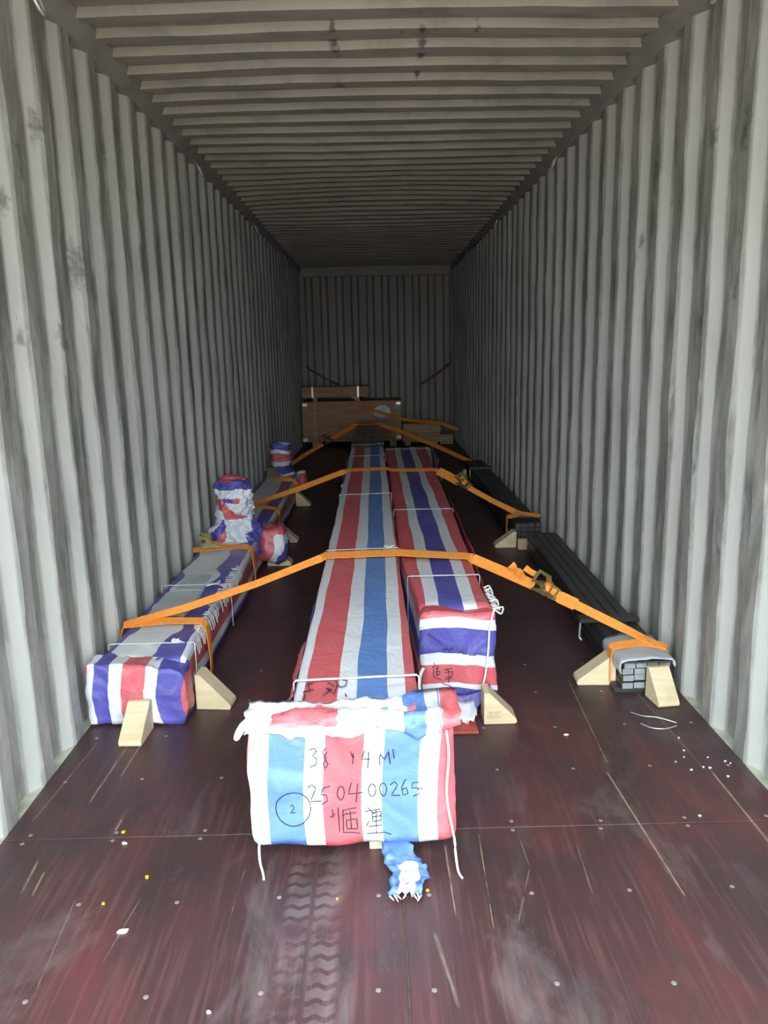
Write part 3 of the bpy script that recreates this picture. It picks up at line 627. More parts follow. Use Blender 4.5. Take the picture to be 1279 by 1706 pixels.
write_face(ENDB, INK_SIDE, 0.0016, ENDB, y0=2.3)
# ragged lower hem
flap(B, [(0.14, 2.795, 0.085), (0.20, 2.78, 0.075), (0.27, 2.775, 0.065), (0.335, 2.78, 0.08), (0.375, 2.80, 0.10)], 0.075, (0, -0.02, 0), M['tarpFace'], lambda a, b: 0.88+0.1*b, 21.0, 'ragged_hem')
flap(B, [(0.24, 2.77, 0.06), (0.27, 2.75, 0.05), (0.31, 2.755, 0.06)], 0.05, (0.0, -0.10, 0), M['tarpM'], lambda a, b: 0.9+0.03*b, 25.0, 'ragged_hem')
# left white selvedge and right string
bm = bmesh.new(); tube(bm, catmull([(0.118, 2.782, 0.18), (0.104, 2.775, 0.15), (0.100, 2.775, 0.10), (0.110, 2.78, 0.055)], 5), 0.007, 6); link('selvedge', bm, M['twine'], B, True)
bm = bmesh.new(); tube(bm, catmull([(0.392, 2.80, 0.402), (0.372, 2.775, 0.34), (0.366, 2.775, 0.24), (0.356, 2.775, 0.15), (0.345, 2.78, 0.09)], 6), 0.004, 6); link('string', bm, M['twine'], B, True)
bm = bmesh.new()
for k in range(7):
    yy = 2.80+k*0.045
    tube(bm, catmull([(0.39, yy, 0.405), (0.41+random.uniform(0, .018), yy+0.012, 0.395+random.uniform(-.012, .02)), (0.412+random.uniform(0, .014), yy+0.03, 0.375), (0.392, yy+0.045, 0.395)], 4), 0.0038, 5)
link('string_loops', bm, M['twine'], B, True)
for y in (3.18, 4.6, 7.55): band(y, bxl(y), bxr(y), 0.06, 0.425, B, 0.012)
flap(B, [(0.392, 3.1, 0.40), (0.40, 3.3, 0.41), (0.395, 3.6, 0.42)], 0.2, (0.02, 0, 0), M['tarpB'], lambda a, b: 0.05+0.25*b, 31.0)
flap(B, [(0.42, 3.7, 0.41), (0.425, 4.3, 0.42), (0.43, 5.2, 0.42)], 0.25, (0.028, 0, 0), M['tarpB'], lambda a, b: 0.03+0.28*b, 33.0)
flap(B, [(0.44, 6.3, 0.42), (0.48, 6.9, 0.42), (0.51, 7.7, 0.42)], 0.2, (0.05, 0, 0), M['tarpB'], lambda a, b: 0.5+0.4*b, 36.0)
for yy, lab in ((4.2, 'timber bearer under the shorter indigo striped girder, behind its near end'), (7.3, 'timber bearer under the far end of the shorter indigo striped girder')):
    tag(link('timber_bearer', bx(0.08, 0.37, yy, yy+0.08, 0.001, 0.054, 0.003), M['wood']), lab, 'timber block')
# red steel foot under B
R = thing('red_steel_plate', 'red painted steel foot plate on the floor below the indigo striped girder end', 'steel plate', (0.26, 2.66, 0))
link('base_plate', bx(0.19, 0.305, 2.585, 2.80, 0.001, 0.012, 0.002), M['redsteel'], R)
bm = bmesh.new(); prism(bm, [(2.66, 0.012), (2.80, 0.012), (2.80, 0.062)], 0.275, 0.285, lambda a, b, c: (c, a, b)); link('gusset', bm, M['redsteel'], R)
bm = bmesh.new(); tube(bm, [(0.27, 2.64, 0.012), (0.27, 2.74, 0.03)], 0.005, 6); g_ = link('paint_streak', bm, M['strap'], R); g_['label'] = 'orange streak'

# ---- C / D : end carriages by the left wall
def xf(points, f): return [f(p) for p in points]
C_ = thing('wrapped_end_carriage', 'nearest wrapped end carriage by the left wall, striped box end, lumpy upright motor', 'wrapped end carriage', (-0.97, 2.72, 0), 'end carriages along the left wall')
uC = lambda s, y: (s+0.0)/0.56+0.03*math.sin(y*2.2)*0
bm = wrapped(ys_(2.795, 5.05, 0.04), lambda y: -1.135, lambda y: -0.812+0.008*math.sin(y*5), 0.012, lambda y: 0.232+0.018*max(0, 1-abs(y-3.0)/0.3)-0.012*max(0, min(1, (y-4)/1)), lambda s, y: (s+0.02+0.05*fr((0, y*3, 1)))/0.56 if s < 0.27 else (s+0.02)/0.56, r=0.022, dens=50, amp=0.010, freq=8, seed=41.0)
link('tarp_wrap', bm, M['tarpC'], C_, True)
capC = lambda x, z: (x+1.172+0.018*math.sin(z*16)*(1 if x > -1.0 else 0.5)+(0.10*(0.22-z) if x > -0.95 else 0)*-1)/0.40
bm = wrapped([2.715, 2.72, 2.74, 2.76, 2.78, 2.80, 2.82], lambda y: -1.162, lambda y: -0.792, lambda y: 0.006, lambda y: 0.262, lambda s, y: min(0.99, (s+0.01)/0.40), r=0.016, dens=62, amp=0.013, freq=8, caps=(True, False), capu=lambda x, z: max(0.002, min(0.995, capC(x, z))), seed=44.0)
uvl = bm.loops.layers.uv[0]
for f in bm.faces:
    for lp in f.loops:
        c = lp.vert.co; lp[uvl].uv = (max(0.002, min(0.995, capC(c.x, c.z))), 0)
for v in bm.verts: v.co.z *= 1-0.42*max(0, v.co.x+1.16)-0.25*max(0, v.co.x+0.86); v.co.z += (0.010*fr((v.co.x*30, v.co.y*20, 1)) if v.co.z > 0.17 else 0)
o = link('box_end', bm, M['tarpCf'], C_, True)
# clear tape patches and fringe along the top right edge
bm = bmesh.new()
for k in range(34):
    yy = 2.93+k*0.034+random.uniform(-.008, .008)
    if 3.42 < yy < 3.5: continue
    a = random.uniform(.012, .03)
    ribbon(bm, [(-0.835+random.uniform(-.01, .01), yy, 0.248), (-0.812, yy+0.006, 0.246), (-0.800, yy+0.012, 0.225-a*0.3), (-0.800+random.uniform(0, .008), yy+0.02, 0.20-a)], Vector((0, 1, 0)), random.uniform(.009, .018), 0.0015)
link('frayed_fringe', bm, M['white'], C_, kind='stuff')
bm = bmesh.new(); box(bm, -1.09, -0.92, 3.28, 3.62, 0.242, 0.2455); box(bm, -1.06, -0.93, 3.66, 3.92, 0.240, 0.2432); bevel(bm, 0.001, 1)
link('tape_patch', bm, M['foam'], C_)
for y, kn in ((2.93, -0.88), (3.72, -0.87)): band(y, -1.135, -0.80, 0.01, 0.245, C_, 0.008, knot=kn)
# motor
bands = lambda z0, p: (lambda c: (z0-c.z)/p+0.18*fr((c.x*7, c.y*7, c.z*4)))
def uM(c):
    n = fr((c.x*9, c.y*9, c.z*7)); z = c.z+0.012*n
    if z > 0.60: return 0.1
    if z > 0.545: return 0.65
    if z > 0.485: return 0.90
    a = (c.x+0.965)/0.17+0.2*n
    if z > 0.455: return 0.65 if -0.45 < a < 0.0 else (0.12 if a < 0.25 else 0.9)
    if z > 0.36: return 0.12 if -0.75+(0.455-z)*6 < a < -0.35+(0.455-z)*9 else 0.9
    if a < -0.30: return (0.12, 0.9, 0.12, 0.9, 0.65)[int((a*2.6-z*14+40)) % 5]
    return 0.9 if a < 0.62 else 0.65
bm = lump(-0.965, 4.86, [(0.13, 0.17), (0.20, 0.175), (0.27, 0.16), (0.33, 0.122), (0.36, 0.114), (0.42, 0.125), (0.47, 0.104), (0.53, 0.106), (0.575, 0.102), (0.60, 0.085), (0.618, 0.03)], uM, 110, 0.034, 15, 3.0, 2.6, flat=True, sub=9)
link('motor_wrap', bm, M['tarpM'], C_, True)
bm = lump(-0.985, 4.86, [(0.600, 0.055), (0.62, 0.05), (0.632, 0.02)], lambda c: 0.1, 14, 0.01, 20, 6.0); link('motor_cap', bm, M['tarpM'], C_, True)
bm = bmesh.new(); box(bm, 0, .1, 0, .1, 0, .1); bm.free()
bm = lump(0, 4.92, [(-0.82, 0.10), (-0.78, 0.12), (-0.72, 0.125), (-0.67, 0.115), (-0.645, 0.08), (-0.635, 0.02)], lambda c: 0.02+((c.x+0.79)*2.4+(0.10-c.z)*2.0)+0.15*fr((c.x*7, c.y*7, c.z*7)), 40, 0.03, 15, 8.0, 2.8, axis='x', ecc=1.0)
for v in bm.verts: v.co.z += 0.152
link('gearbox_wrap', bm, M['tarpM'], C_, True)

D_ = thing('wrapped_end_carriage', 'farther, dimmer wrapped end carriage by the left wall, slim upright motor', 'wrapped end carriage', (-0.97, 5.5, 0), 'end carriages along the left wall')
bm = wrapped(ys_(5.30, 7.75, 0.06), lambda y: -1.135, lambda y: -0.805, 0.012, lambda y: 0.215, lambda s, y: (s+0.02)/0.56, r=0.022, dens=40, amp=0.012, freq=8, seed=61.0)
link('tarp_wrap', bm, M['tarpC'], D_, True)
bm = lump(-0.995, 7.55, [(0.15, 0.15), (0.20, 0.155), (0.26, 0.12), (0.30, 0.10), (0.36, 0.105), (0.44, 0.098), (0.50, 0.098), (0.525, 0.085), (0.535, 0.02)], lambda c: 0.48+(0.53-c.z)/0.22*1.05+0.12*fr((c.x*6, c.y*6, c.z*3)), 28, 0.022, 15, 13.0, 2.6)
link('motor_wrap', bm, M['tarpM'], D_, True)
bm = lump(0, 7.5, [(-0.86, 0.08), (-0.80, 0.095), (-0.76, 0.09), (-0.735, 0.03)], lambda c: c.z*3+0.1, 22, 0.02, 15, 18.0, 2.8, axis='x')
for v in bm.verts: v.co.z += 0.15
link('gearbox_wrap', bm, M['tarpM'], D_, True)

# ---- wooden wedges
def wedge(x, y, ang, L, H, Wd, label, mat='wood', toe=0.022, top=0.02, stamp=False):
    """heel at (x,y), toe pointing along ang; Wd across"""
    bm = bmesh.new()
    poly = [(0, 0), (L-0.006, 0), (L, toe*0.4), (L-0.004, toe), (top, H), (0, H)]
    ca, sa = math.cos(ang), math.sin(ang)
    f = lambda a, b, c: (a*ca-c*sa, a*sa+c*ca, b+0.001)
    prism(bm, poly, -Wd/2, Wd/2, f); bevel(bm, 0.0018, 1)
    o = link('wooden_wedge', bm, M[mat]); o.location = (x, y, 0)
    tag(o, label, 'wooden wedge', 'wooden wedges nailed against the cargo')
    if stamp:
        bm = bmesh.new(); s = -1 if stamp < 0 else 1
        def P(a, b): return f(a, b, s*(Wd/2+0.0004))
        L2 = L*0.10
        for st in ([(L2, .028), (L2+.05, .028), (L2+.05, .05), (L2, .05), (L2, .028)], [(L2+.016, .028), (L2+.016, .05)], [(L2+.022, .044), (L2+.044, .044)], [(L2+.022, .036), (L2+.040, .036)], [(L2+.005, .033), (L2+.011, .045)]):
            tube(bm, [P(*q) for q in st], 0.0008, 4)
        so = link('ink_stamp', bm, M['stamp']); so.parent = o; so.matrix_parent_inverse = Matrix.Identity(4)
    return o
PI = math.pi
wedge(-0.955, 2.700, -PI/2-0.03, 0.150, 0.118, 0.083, 'pine wedge standing against the front of the nearest box end at left')
wedge(-0.780, 2.885, -0.10, 0.140, 0.145, 0.085, 'pine wedge against the right side of the nearest box end at left')
wedge(-0.785, 4.97, -0.02, 0.160, 0.135, 0.09, 'pine wedge at left beside the gearbox of the nearer carriage', stamp=-1)
wedge(-0.795, 5.60, -0.02, 0.150, 0.135, 0.09, 'pine wedge at left just behind the gearbox wrapped in red and blue', stamp=-1)
wedge(-0.797, 6.98, -0.02, 0.135, 0.13, 0.09, 'farthest pine wedge at left, below the dim motor')
wedge(0.335, 2.70, 0.0, 0.125, 0.125, 0.09, 'pine wedge against the indigo girder end, right of the red steel plate', stamp=-1)
wedge(0.928, 3.01, PI-0.05, 0.160, 0.128, 0.085, 'pine wedge on the left side of the grey-ended steel bars at right')
wedge(1.056, 2.872, -PI/2+0.12, 0.118, 0.128, 0.086, 'pine wedge leaning in front of the steel bar ends at right')
wedge(0.925, 5.30, PI, 0.152, 0.115, 0.09, 'pine wedge left of the steel bars under the second strap', stamp=1)
wedge(0.975, 5.225, -PI/2, 0.05, 0.075, 0.10, 'brown offcut wedge touching the right of the wedge under the second strap', mat='ply2')
wedge(0.90, 8.10, PI, 0.085, 0.13, 0.10, 'farthest wooden wedge at right, beside the dark steel bars')

# ---- E : bundles of flat steel bars on the right
E1 = thing('steel_bar_bundle', 'nearer bundle of dark steel bars by the right wall, grey ends, silver sheet on top', 'steel bars', (0.98, 2.9, 0), 'steel bar bundles along the right wall')
bar0 = None
rows_, cols_ = 4, 4
def bars(parent, y0, y1, x0, sl, n, wbar, hb, z0, jit=0.01, end='steelend'):
    for r_ in range(rows_):
        for c_ in range(n):
            j = random.uniform(-jit, jit); dz = random.uniform(-.0008, .0008)
            bm = bmesh.new(); vs = box(bm, 0, wbar-0.0025, 0, (y1-y0), 0, hb-0.002)
            for v in vs: v.co.x += sl*v.co.y
            bmesh.ops.bevel(bm, geom=bm.edges[:], offset=0.0016, segments=1, affect='EDGES')
            for f in bm.faces:
                if abs(f.normal.y) > 0.9: f.material_index = 1
            for v in bm.verts: v.co += Vector((x0+c_*wbar+(0.004 if r_ % 2 else 0), y0+j, z0+r_*hb+dz))
            o = link('flat_bar', bm, [M['steel'], M[end]], parent)
bars(E1, 2.89, 5.12, 0.925, 0.022, 4, 0.0485, 0.0295, 0.022)
link('skid_plate', bx(0.90, 1.10, 2.90, 3.02, 0.001, 0.021), M['steel'], E1)
# silver sheet over the near part
bm = bmesh.new(); V = {}
sec = catmull([(0.906, 0, 0.105), (0.902, 0, 0.135), (0.912, 0, 0.156), (0.96, 0, 0.164), (1.05, 0, 0.166), (1.115, 0, 0.158), (1.124, 0, 0.13)], 4)
ysE = ys_(2.845, 3.12, 0.025)
for i, y in enumerate(ysE):
    for j, p in enumerate(sec): V[i, j] = bm.verts.new((p.x+fr((p.x*20, y*20, 1))*0.004+(0.022*(y-2.9)), y+(0.012*fr((p.x*25, 1, 2)) if i in (0, len(ysE)-1) else 0), max(p.z+fr((p.x*14, y*14, 4), 1, 3)*0.006, 0.146 if 0.93 < p.x < 1.11 else 0)))
for i in range(len(ysE)-1):
    for j in range(len(sec)-1): bm.faces.new((V[i, j], V[i+1, j], V[i+1, j+1], V[i, j+1]))
o = link('silver_sheet', bm, M['foam'], E1, True); md = o.modifiers.new('t', 'SOLIDIFY'); md.thickness = 0.004
link('cover_lip', bx(0.915, 1.115, 2.86, 2.90, 0.142, 0.150, 0.002), M['steel'], E1)
# pressed clip/batten across
def clip(y, x0, x1, parent, z=0.148):
    bm = bmesh.new(); box(bm, x0, x1, y-0.03, y+0.03, z, z+0.022); bevel(bm, 0.003, 1); link('clamp_bar', bm, M['steel'], parent)
    bm = bmesh.new(); tube(bm, [(x0+0.01, y, z), (x0+0.008, y, 0.07), (x0+0.018, y-0.01, 0.06)], 0.005, 6); link('clamp_rod', bm, M['wire'], parent)
clip(3.34, 0.862, 1.135, E1, 0.148)
E2 = thing('steel_bar_bundle', 'farther bundle of dark flat steel bars along the right wall, beyond the second wedge', 'steel bars', (1.0, 5.35, 0), 'steel bar bundles along the right wall')
bars(E2, 5.36, 8.6, 0.93, 0.004, 4, 0.0485, 0.033, 0.022, end='steeldull')
clip(5.52, 0.89, 1.135, E2, 0.162); clip(7.9, 0.91, 1.14, E2, 0.162)

# ================================================================ STRAPS
def smooth_tw(P, W): return P, W
UP = Vector((0, 0, 1)); YD = Vector((0, 1, 0))
def webbing(parent, pts, wds, w_=0.045, name='webbing', sub=4):
    P = []; Wd = []
    for i in range(len(pts)-1):
        a, b = Vector(pts[i]), Vector(pts[i+1]); u, v = Vector(wds[i]), Vector(wds[i+1])
        for k in range(sub): P.append(a.lerp(b, k/sub)); Wd.append(u.lerp(v, k/sub))
    P.append(Vector(pts[-1])); Wd.append(Vector(wds[-1]))
    bm = bmesh.new(); ribbon(bm, P, Wd, w_, 0.003)
    return link(name, bm, M['strap'], parent, False)
def ratchet(parent, at, along, side, s=1.0):
    """ratchet tensioner; along = strap direction, side = width direction"""
    a = Vector(along).normalized(); sd = Vector(side); sd = (sd-a*sd.dot(a)).normalized(); n = a.cross(sd).normalized()
    if n.z < 0: n = -n
    T = lambda x, y, z: Vector(at)+a*x*s+sd*y*s+n*z*s
    def plate(bm, poly, y0, y1): prism(bm, poly, y0, y1, lambda p, q, c: T(p, c, q))
    bm = bmesh.new()
    for yy in (-0.027, 0.024): plate(bm, [(-0.06, 0.0), (0.055, 0.0), (0.06, 0.012), (0.03, 0.026), (0.0, 0.034), (-0.03, 0.022), (-0.06, 0.01)], yy, yy+0.003)
    tube(bm, [T(0.048, -0.03, 0.008), T(0.048, 0.03, 0.008)], 0.005*s, 8)
    fr_ = link('ratchet_frame', bm, M['zinc'], parent)
    bm = bmesh.new()
    for yy in (-0.032, 0.029): plate(bm, [(-0.012, 0.012), (0.012, 0.012), (0.004, 0.07), (-0.05, 0.078), (-0.06, 0.066), (-0.02, 0.052)], yy, yy+0.003)
    tube(bm, [T(-0.052, -0.036, 0.070), T(-0.052, 0.036, 0.070)], 0.007*s, 8)
    link('handle', bm, M['zinc'], fr_)
    bm = bmesh.new(); tube(bm, [T(0.0, -0.023, 0.020), T(0.0, 0.023, 0.020)], 0.019*s, 14); link('webbing_roll', bm, M['strap'], fr_, True)
    bm = bmesh.new()
    bm.free()
    for yy in (-0.034, 0.030):
        bm = bmesh.new(); tube(bm, [T(0.0, yy, 0.02), T(0.0, yy+0.004, 0.02)], 0.017*s, 12); link('ratchet_wheel', bm, M['zinc'], fr_)
    return T
TW = Vector((0, 0.8, 0.75)); FLAT = Vector((0, 1, 0.30))
S1 = thing('ratchet_strap', 'nearest orange ratchet strap, from left box over both girders to the silver sheet', 'ratchet strap', (-1.13, 3.15, 0.24), 'orange cargo straps')
webbing(S1, [(-1.14, 3.13, 0.262), (-0.90, 3.21, 0.30), (-0.60, 3.31, 0.372), (-0.31, 3.40, 0.460), (-0.29, 3.405, 0.471), (0.04, 3.425, 0.472), (0.36, 3.425, 0.447), (0.385, 3.422, 0.436)], [FLAT, TW, TW, TW, FLAT, FLAT, FLAT, TW], [.036]*12+[.040, .044, .048, .052]+[.054]*12+[.05])
webbing(S1, [(0.385, 3.422, 0.436), (0.50, 3.345, 0.40), (0.64, 3.255, 0.352)], [TW, TW, TW], 0.05)
T = ratchet(S1, (0.685, 3.225, 0.335), (0.30, -0.19, -0.105), (0, 0.8, 0.5), 1.0)
webbing(S1, [(0.70, 3.215, 0.330), (0.745, 3.185, 0.314)], [TW, TW], 0.05)
webbing(S1, [(0.735, 3.19, 0.318), (0.80, 3.15, 0.293)], [TW, TW], 0.058, 'webbing_sleeve')
webbing(S1, [(0.79, 3.16, 0.296), (0.93, 3.075, 0.238), (1.07, 2.99, 0.182), (1.125, 2.955, 0.165)], [TW, TW, FLAT, FLAT], 0.042)
webbing(S1, [(0.60, 3.28, 0.375), (0.585, 3.29, 0.40), (0.56, 3.30, 0.415), (0.545, 3.32, 0.43)], [TW, TW, (0, .8, .3), (0, .6, .8)], 0.04, 'loose_tail')
webbing(S1, [(0.65, 3.25, 0.40), (0.62, 3.26, 0.415), (0.60, 3.27, 0.43)], [TW, TW, (0, .6, .8)], 0.03, 'loose_tail')
L1_ = thing('strap_loop', 'orange strap loop round the nearest box end at left, one end running to the girders', 'strap', (-0.97, 3.15, 0.24), 'orange cargo straps')
webbing(L1_, [(-1.155, 3.13, 0.20), (-1.145, 3.135, 0.256), (-0.97, 3.16, 0.262), (-0.815, 3.16, 0.258), (-0.795, 3.16, 0.235), (-0.786, 3.165, 0.10), (-0.79, 3.17, 0.02)], [FLAT]*7, 0.045, 'webbing')
L2_ = thing('strap_loop', 'orange strap loop with brass ratchet just in front of the nearer motor at left', 'strap', (-0.97, 4.47, 0.23), 'orange cargo straps')
webbing(L2_, [(-1.15, 4.44, 0.245), (-0.97, 4.47, 0.255), (-0.83, 4.47, 0.252), (-0.80, 4.46, 0.225), (-0.785, 4.44, 0.10), (-0.79, 4.43, 0.02)], [FLAT]*6, 0.05, 'webbing')
ratchet(L2_, (-1.05, 4.45, 0.262), (1, 0.05, 0), (0, 1, 0.1), 1.0)
L3_ = thing('strap_loop', 'orange strap loop round the bars and silver sheet at right', 'strap', (1.0, 2.98, 0.17), 'orange cargo straps')
webbing(L3_, [(0.898, 2.975, 0.02), (0.896, 2.975, 0.10), (0.900, 2.975, 0.160), (0.915, 2.975, 0.172), (1.03, 2.99, 0.180), (1.115, 2.965, 0.174), (1.135, 2.955, 0.14)], [FLAT]*7, 0.045, 'webbing')
S2 = thing('ratchet_strap', 'second orange ratchet strap across both girders, past the nearer motor at left', 'ratchet strap', (-1.05, 5.8, 0.23), 'orange cargo straps')
webbing(S2, [(-1.04, 5.80, 0.24), (-0.66, 5.90, 0.345), (-0.31, 6.0, 0.455), (-0.28, 6.01, 0.466), (0.03, 6.08, 0.463), (0.07, 6.1, 0.445), (0.42, 6.10, 0.442), (0.445, 6.095, 0.430)], [FLAT, TW, TW, FLAT, FLAT, FLAT, FLAT, TW], 0.05)
webbing(S2, [(0.445, 6.095, 0.430), (0.53, 6.0, 0.395), (0.60, 5.93, 0.360)], [TW, TW, TW], 0.07)
ratchet(S2, (0.63, 5.90, 0.345), (0.5, -0.5, -0.25), (0, 0.8, 0.5), 1.1)
webbing(S2, [(0.65, 5.88, 0.335), (0.82, 5.70, 0.255), (0.98, 5.54, 0.190), (1.0, 5.53, 0.188)], [TW]*4, 0.042)
webbing(S2, [(0.98, 5.54, 0.192), (1.05, 5.48, 0.192), (1.13, 5.42, 0.19)], [FLAT]*3, 0.045)
webbing(S2, [(1.0, 5.53, 0.194), (0.93, 5.43, 0.192), (0.885, 5.42, 0.185), (0.880, 5.42, 0.03)], [FLAT]*4, 0.045, 'side_webbing')
L4_ = thing('strap_loop', 'dim orange strap loop over the farther end carriage at left', 'strap', (-0.97, 5.8, 0.22), 'orange cargo straps')
webbing(L4_, [(-1.08, 5.80, 0.238), (-0.90, 5.76, 0.232), (-0.81, 5.72, 0.228), (-0.790, 5.71, 0.19), (-0.79, 5.70, 0.03)], [FLAT]*5, 0.045, 'webbing')
L5_ = thing('strap_loop', 'short orange strap with dark ratchet below the farther motor at left', 'strap', (-0.9, 7.1, 0.22), 'orange cargo straps')
webbing(L5_, [(-1.0, 7.12, 0.232), (-0.86, 7.05, 0.232), (-0.79, 6.98, 0.20), (-0.785, 6.96, 0.12)], [FLAT, TW, TW, FLAT], 0.05, 'webbing')
ratchet(L5_, (-1.02, 7.15, 0.245), (1, -0.3, 0), (0, 1, 0.1), 1.1)
S3 = thing('ratchet_strap', 'farthest orange strap over the tip of the longest girder, floor to floor', 'ratchet strap', (-1.1, 9.3, 0), 'orange cargo straps')
webbing(S3, [(-1.13, 9.25, 0.03), (-0.95, 9.4, 0.14), (-0.72, 9.6, 0.255)], [TW]*3, 0.05)
ratchet(S3, (-0.66, 9.65, 0.285), (0.4, 0.35, 0.18), (0, 0.8, 0.5), 1.3)
webbing(S3, [(-0.62, 9.69, 0.305), (-0.31, 10.0, 0.45), (-0.29, 10.02, 0.460), (-0.02, 10.02, 0.460), (0.0, 10.0, 0.45), (0.27, 9.8, 0.37), (0.70, 9.45, 0.215), (1.10, 9.1, 0.05)], [TW, TW, FLAT, FLAT, TW, TW, TW, TW], 0.055)
S4 = thing('ratchet_strap', 'orange strap over the plywood crate running to the right wall', 'ratchet strap', (1.1, 10.9, 0), 'orange cargo straps')
webbing(S4, [(-0.25, 11.27, 0.58), (-0.02, 11.25, 0.52), (0.34, 11.22, 0.40), (0.90, 11.2, 0.335), (1.14, 11.1, 0.24)], [TW]*5, 0.06)

# ================================================================ CRATES AT THE FAR END
K = thing('plywood_crate', 'wide brown plywood crate standing at the far end, bright corner brackets', 'crate', (-0.4, 11.6, 0))
link('panel', bx(-1.125, 0.325, 11.32, 11.95, 0.085, 0.655, 0.004), M['ply'], K)
link('lid', bx(-1.135, 0.335, 11.305, 11.96, 0.655, 0.675, 0.003), M['ply'], K)
for x in (-0.94, -0.36, 0.20): link('skid', bx(x-0.05, x+0.05, 11.31, 11.95, 0.001, 0.085, 0.004), M['ply2'], K)
link('batten', bx(-0.96, -0.91, 11.30, 11.32, 0.085, 0.655, 0.003), M['ply2'], K)
link('batten', bx(0.225, 0.315, 11.304, 11.32, 0.085, 0.655, 0.003), M['ply2'], K)
for (x, z) in ((-1.08, 0.62), (0.285, 0.62), (-1.09, 0.11), (0.285, 0.125)):
    bm = bmesh.new(); box(bm, x-0.035, x+0.035, 11.292, 11.304, z-0.008, z+0.03); box(bm, x-0.03, x+0.03, 11.30, 11.36, z+0.03, z+0.036); bevel(bm, 0.002, 1); link('corner_bracket', bm, M['bracket'], K)
bm = bmesh.new(); ring = []
prism(bm, [(0.045+0.13*math.cos(t), 0.50+0.10*math.sin(t)*(1.15 if math.sin(t) > 0 else .8)) for t in [2*PI*k/18 for k in range(18)]], 11.286, 11.303); bevel(bm, 0.004, 1)
link('document_pouch', bm, M['film'], K)
K2 = thing('timber_crate', 'narrow board crate lying on top of the wide plywood crate, two pale bands', 'crate', (-0.63, 11.5, 0.676))
link('board', bx(-1.12, -0.14, 11.33, 11.60, 0.735, 0.885, 0.004), M['ply'], K2)
for x in (-0.93, -0.31): link('support', bx(x-0.03, x+0.03, 11.33, 11.60, 0.676, 0.735, 0.003), M['ply2'], K2)
bm = bmesh.new(); prism(bm, [(-0.42, 0.735), (-0.33, 0.735), (-0.33, 0.68)], 11.33, 11.36); link('corner_brace', bm, M['ply2'], K2)
for x in (-0.965, -0.30): link('pale_band', bx(x-0.012, x+0.012, 11.322, 11.606, 0.732, 0.889), M['bracket'], K2)
K3 = thing('pine_box', 'low pale pine box at the far end, right of the plywood crate', 'crate', (0.63, 11.6, 0))
for z0, z1 in ((0.05, 0.185), (0.188, 0.325)): link('board', bx(0.345, 0.90, 11.34, 11.90, z0, z1, 0.003), M['ply2'], K3)
for x in (0.42, 0.82): link('skid', bx(x-0.04, x+0.04, 11.34, 11.90, 0.001, 0.05, 0.003), M['ply2'], K3)
link('end_block', bx(0.905, 1.10, 11.45, 11.90, 0.001, 0.14, 0.003), M['ply2'], K3)
# ropes on the back wall
bm = bmesh.new(); tube(bm, catmull([(-1.12, 12.16, 1.18), (-1.06, 12.13, 1.13), (-0.85, 12.12, 1.0), (-0.62, 12.10, 0.885)], 6), 0.012, 6)
tag(link('lashing_rope', bm, M['rope'], None, True), 'dark rope hanging slack on the end wall, upper left of the crates', 'rope')
bm = bmesh.new(); ribbon(bm, catmull([(1.14, 12.15, 1.19), (0.95, 12.13, 1.04), (0.66, 12.13, 0.86)], 6), UP, 0.04, 0.004)
tag(link('lashing_strap', bm, M['redrope'], None), 'dull red strap hanging on the end wall at right', 'strap')

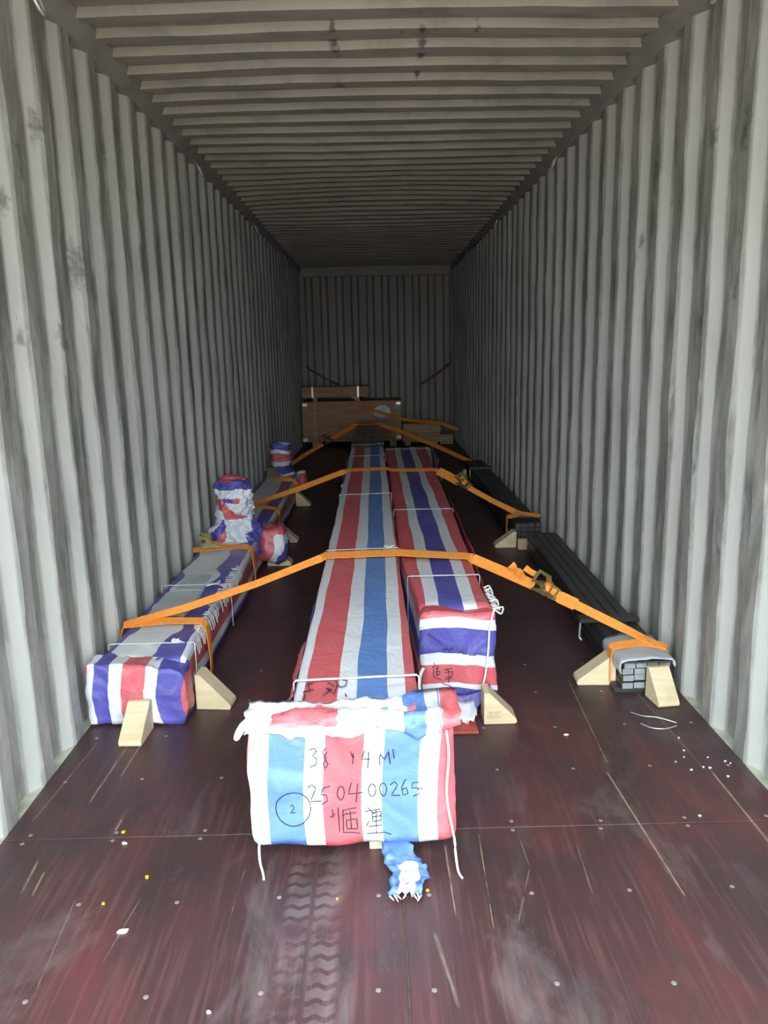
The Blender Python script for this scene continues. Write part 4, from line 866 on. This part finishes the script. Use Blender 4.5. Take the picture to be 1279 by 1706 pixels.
# ================================================================ SMALL STUFF ON THE FLOOR
def chip(x, y, r, mat, label, cat, group, name, h=0.006):
    bm = bmesh.new(); n = 6; a0 = random.uniform(0, 6)
    prism(bm, [(r*random.uniform(.6, 1.2)*math.cos(a0+2*PI*k/n), r*random.uniform(.4, 0.9)*math.sin(a0+2*PI*k/n)) for k in range(n)], 0.0006, h, lambda a, b, c: (a, b, c))
    o = link(name, bm, M[mat]); o.location = (x, y, 0); tag(o, label, cat, group)
G1 = 'white foam crumbs by the right wall'
for (x, y, r) in [(1.014, 2.518, .0045), (0.998, 2.43, .004), (0.981, 2.386, .003), (0.941, 2.357, .003), (0.975, 2.306, .005), (1.039, 2.314, .007), (1.108, 2.353, .005), (1.075, 2.261, .005), (0.896, 2.051, .005), (1.02, 2.32, .004), (1.06, 2.38, .003), (1.12, 2.34, .003)]:
    chip(x, y, r, 'white', 'tiny white crumb in the scatter on the floor near the right wall', 'foam crumb', G1, 'foam_crumb', 0.004)
tagp = [(-0.694, 1.641, .014, 'white', 'flat grey-white scrap on the floor, nearest left', 'scrap'), (-0.691, 1.839, .007, 'yellow', 'brightest yellow chip on the floor at left', 'chip'),
        (-0.775, 1.741, .0045, 'yellow', 'small yellow crumb left of and nearer than the brightest chip', 'chip'), (-0.820, 2.045, .008, 'yellow', 'yellow smear-like chip on the floor joint at left', 'chip'),
        (-0.431, 1.397, .005, 'white', 'pale chip at the bottom edge of the floor, left of centre', 'chip'), (0.063, 1.758, .005, 'yellow', 'yellow crumb right of the torn blue and white tail', 'chip'),
        (-0.172, 1.735, .004, 'yellow', 'yellow crumb left of the torn blue and white tail', 'chip'), (-0.80, 1.99, .007, 'white', 'pale chip just in front of the floor joint at left', 'chip'),
        (0.62, 2.56, .008, 'white', 'pale fleck on the open floor between the middle girders and the bars', 'chip')]
for x, y, r, mt, lab, c in tagp: chip(x, y, r, mt, lab, c, None, 'yellow_chip' if mt == 'yellow' else 'pale_scrap', 0.005)
bm = bmesh.new(); tube(bm, catmull([(0.907, 2.72, 0.004), (0.94, 2.675, 0.010), (0.99, 2.655, 0.012), (1.049, 2.625, 0.004)], 6), 0.0022, 6)
tag(link('wire_offcut', bm, M['wire'], None, True), 'upper of two bent wire offcuts on the floor at right', 'wire')
bm = bmesh.new(); tube(bm, catmull([(0.915, 2.627, 0.004), (0.94, 2.59, 0.006), (0.985, 2.575, 0.008), (1.04, 2.602, 0.004)], 6), 0.0024, 6)
tag(link('wire_offcut', bm, M['wire'], None, True), 'lower of two bent wire offcuts on the floor at right', 'wire')
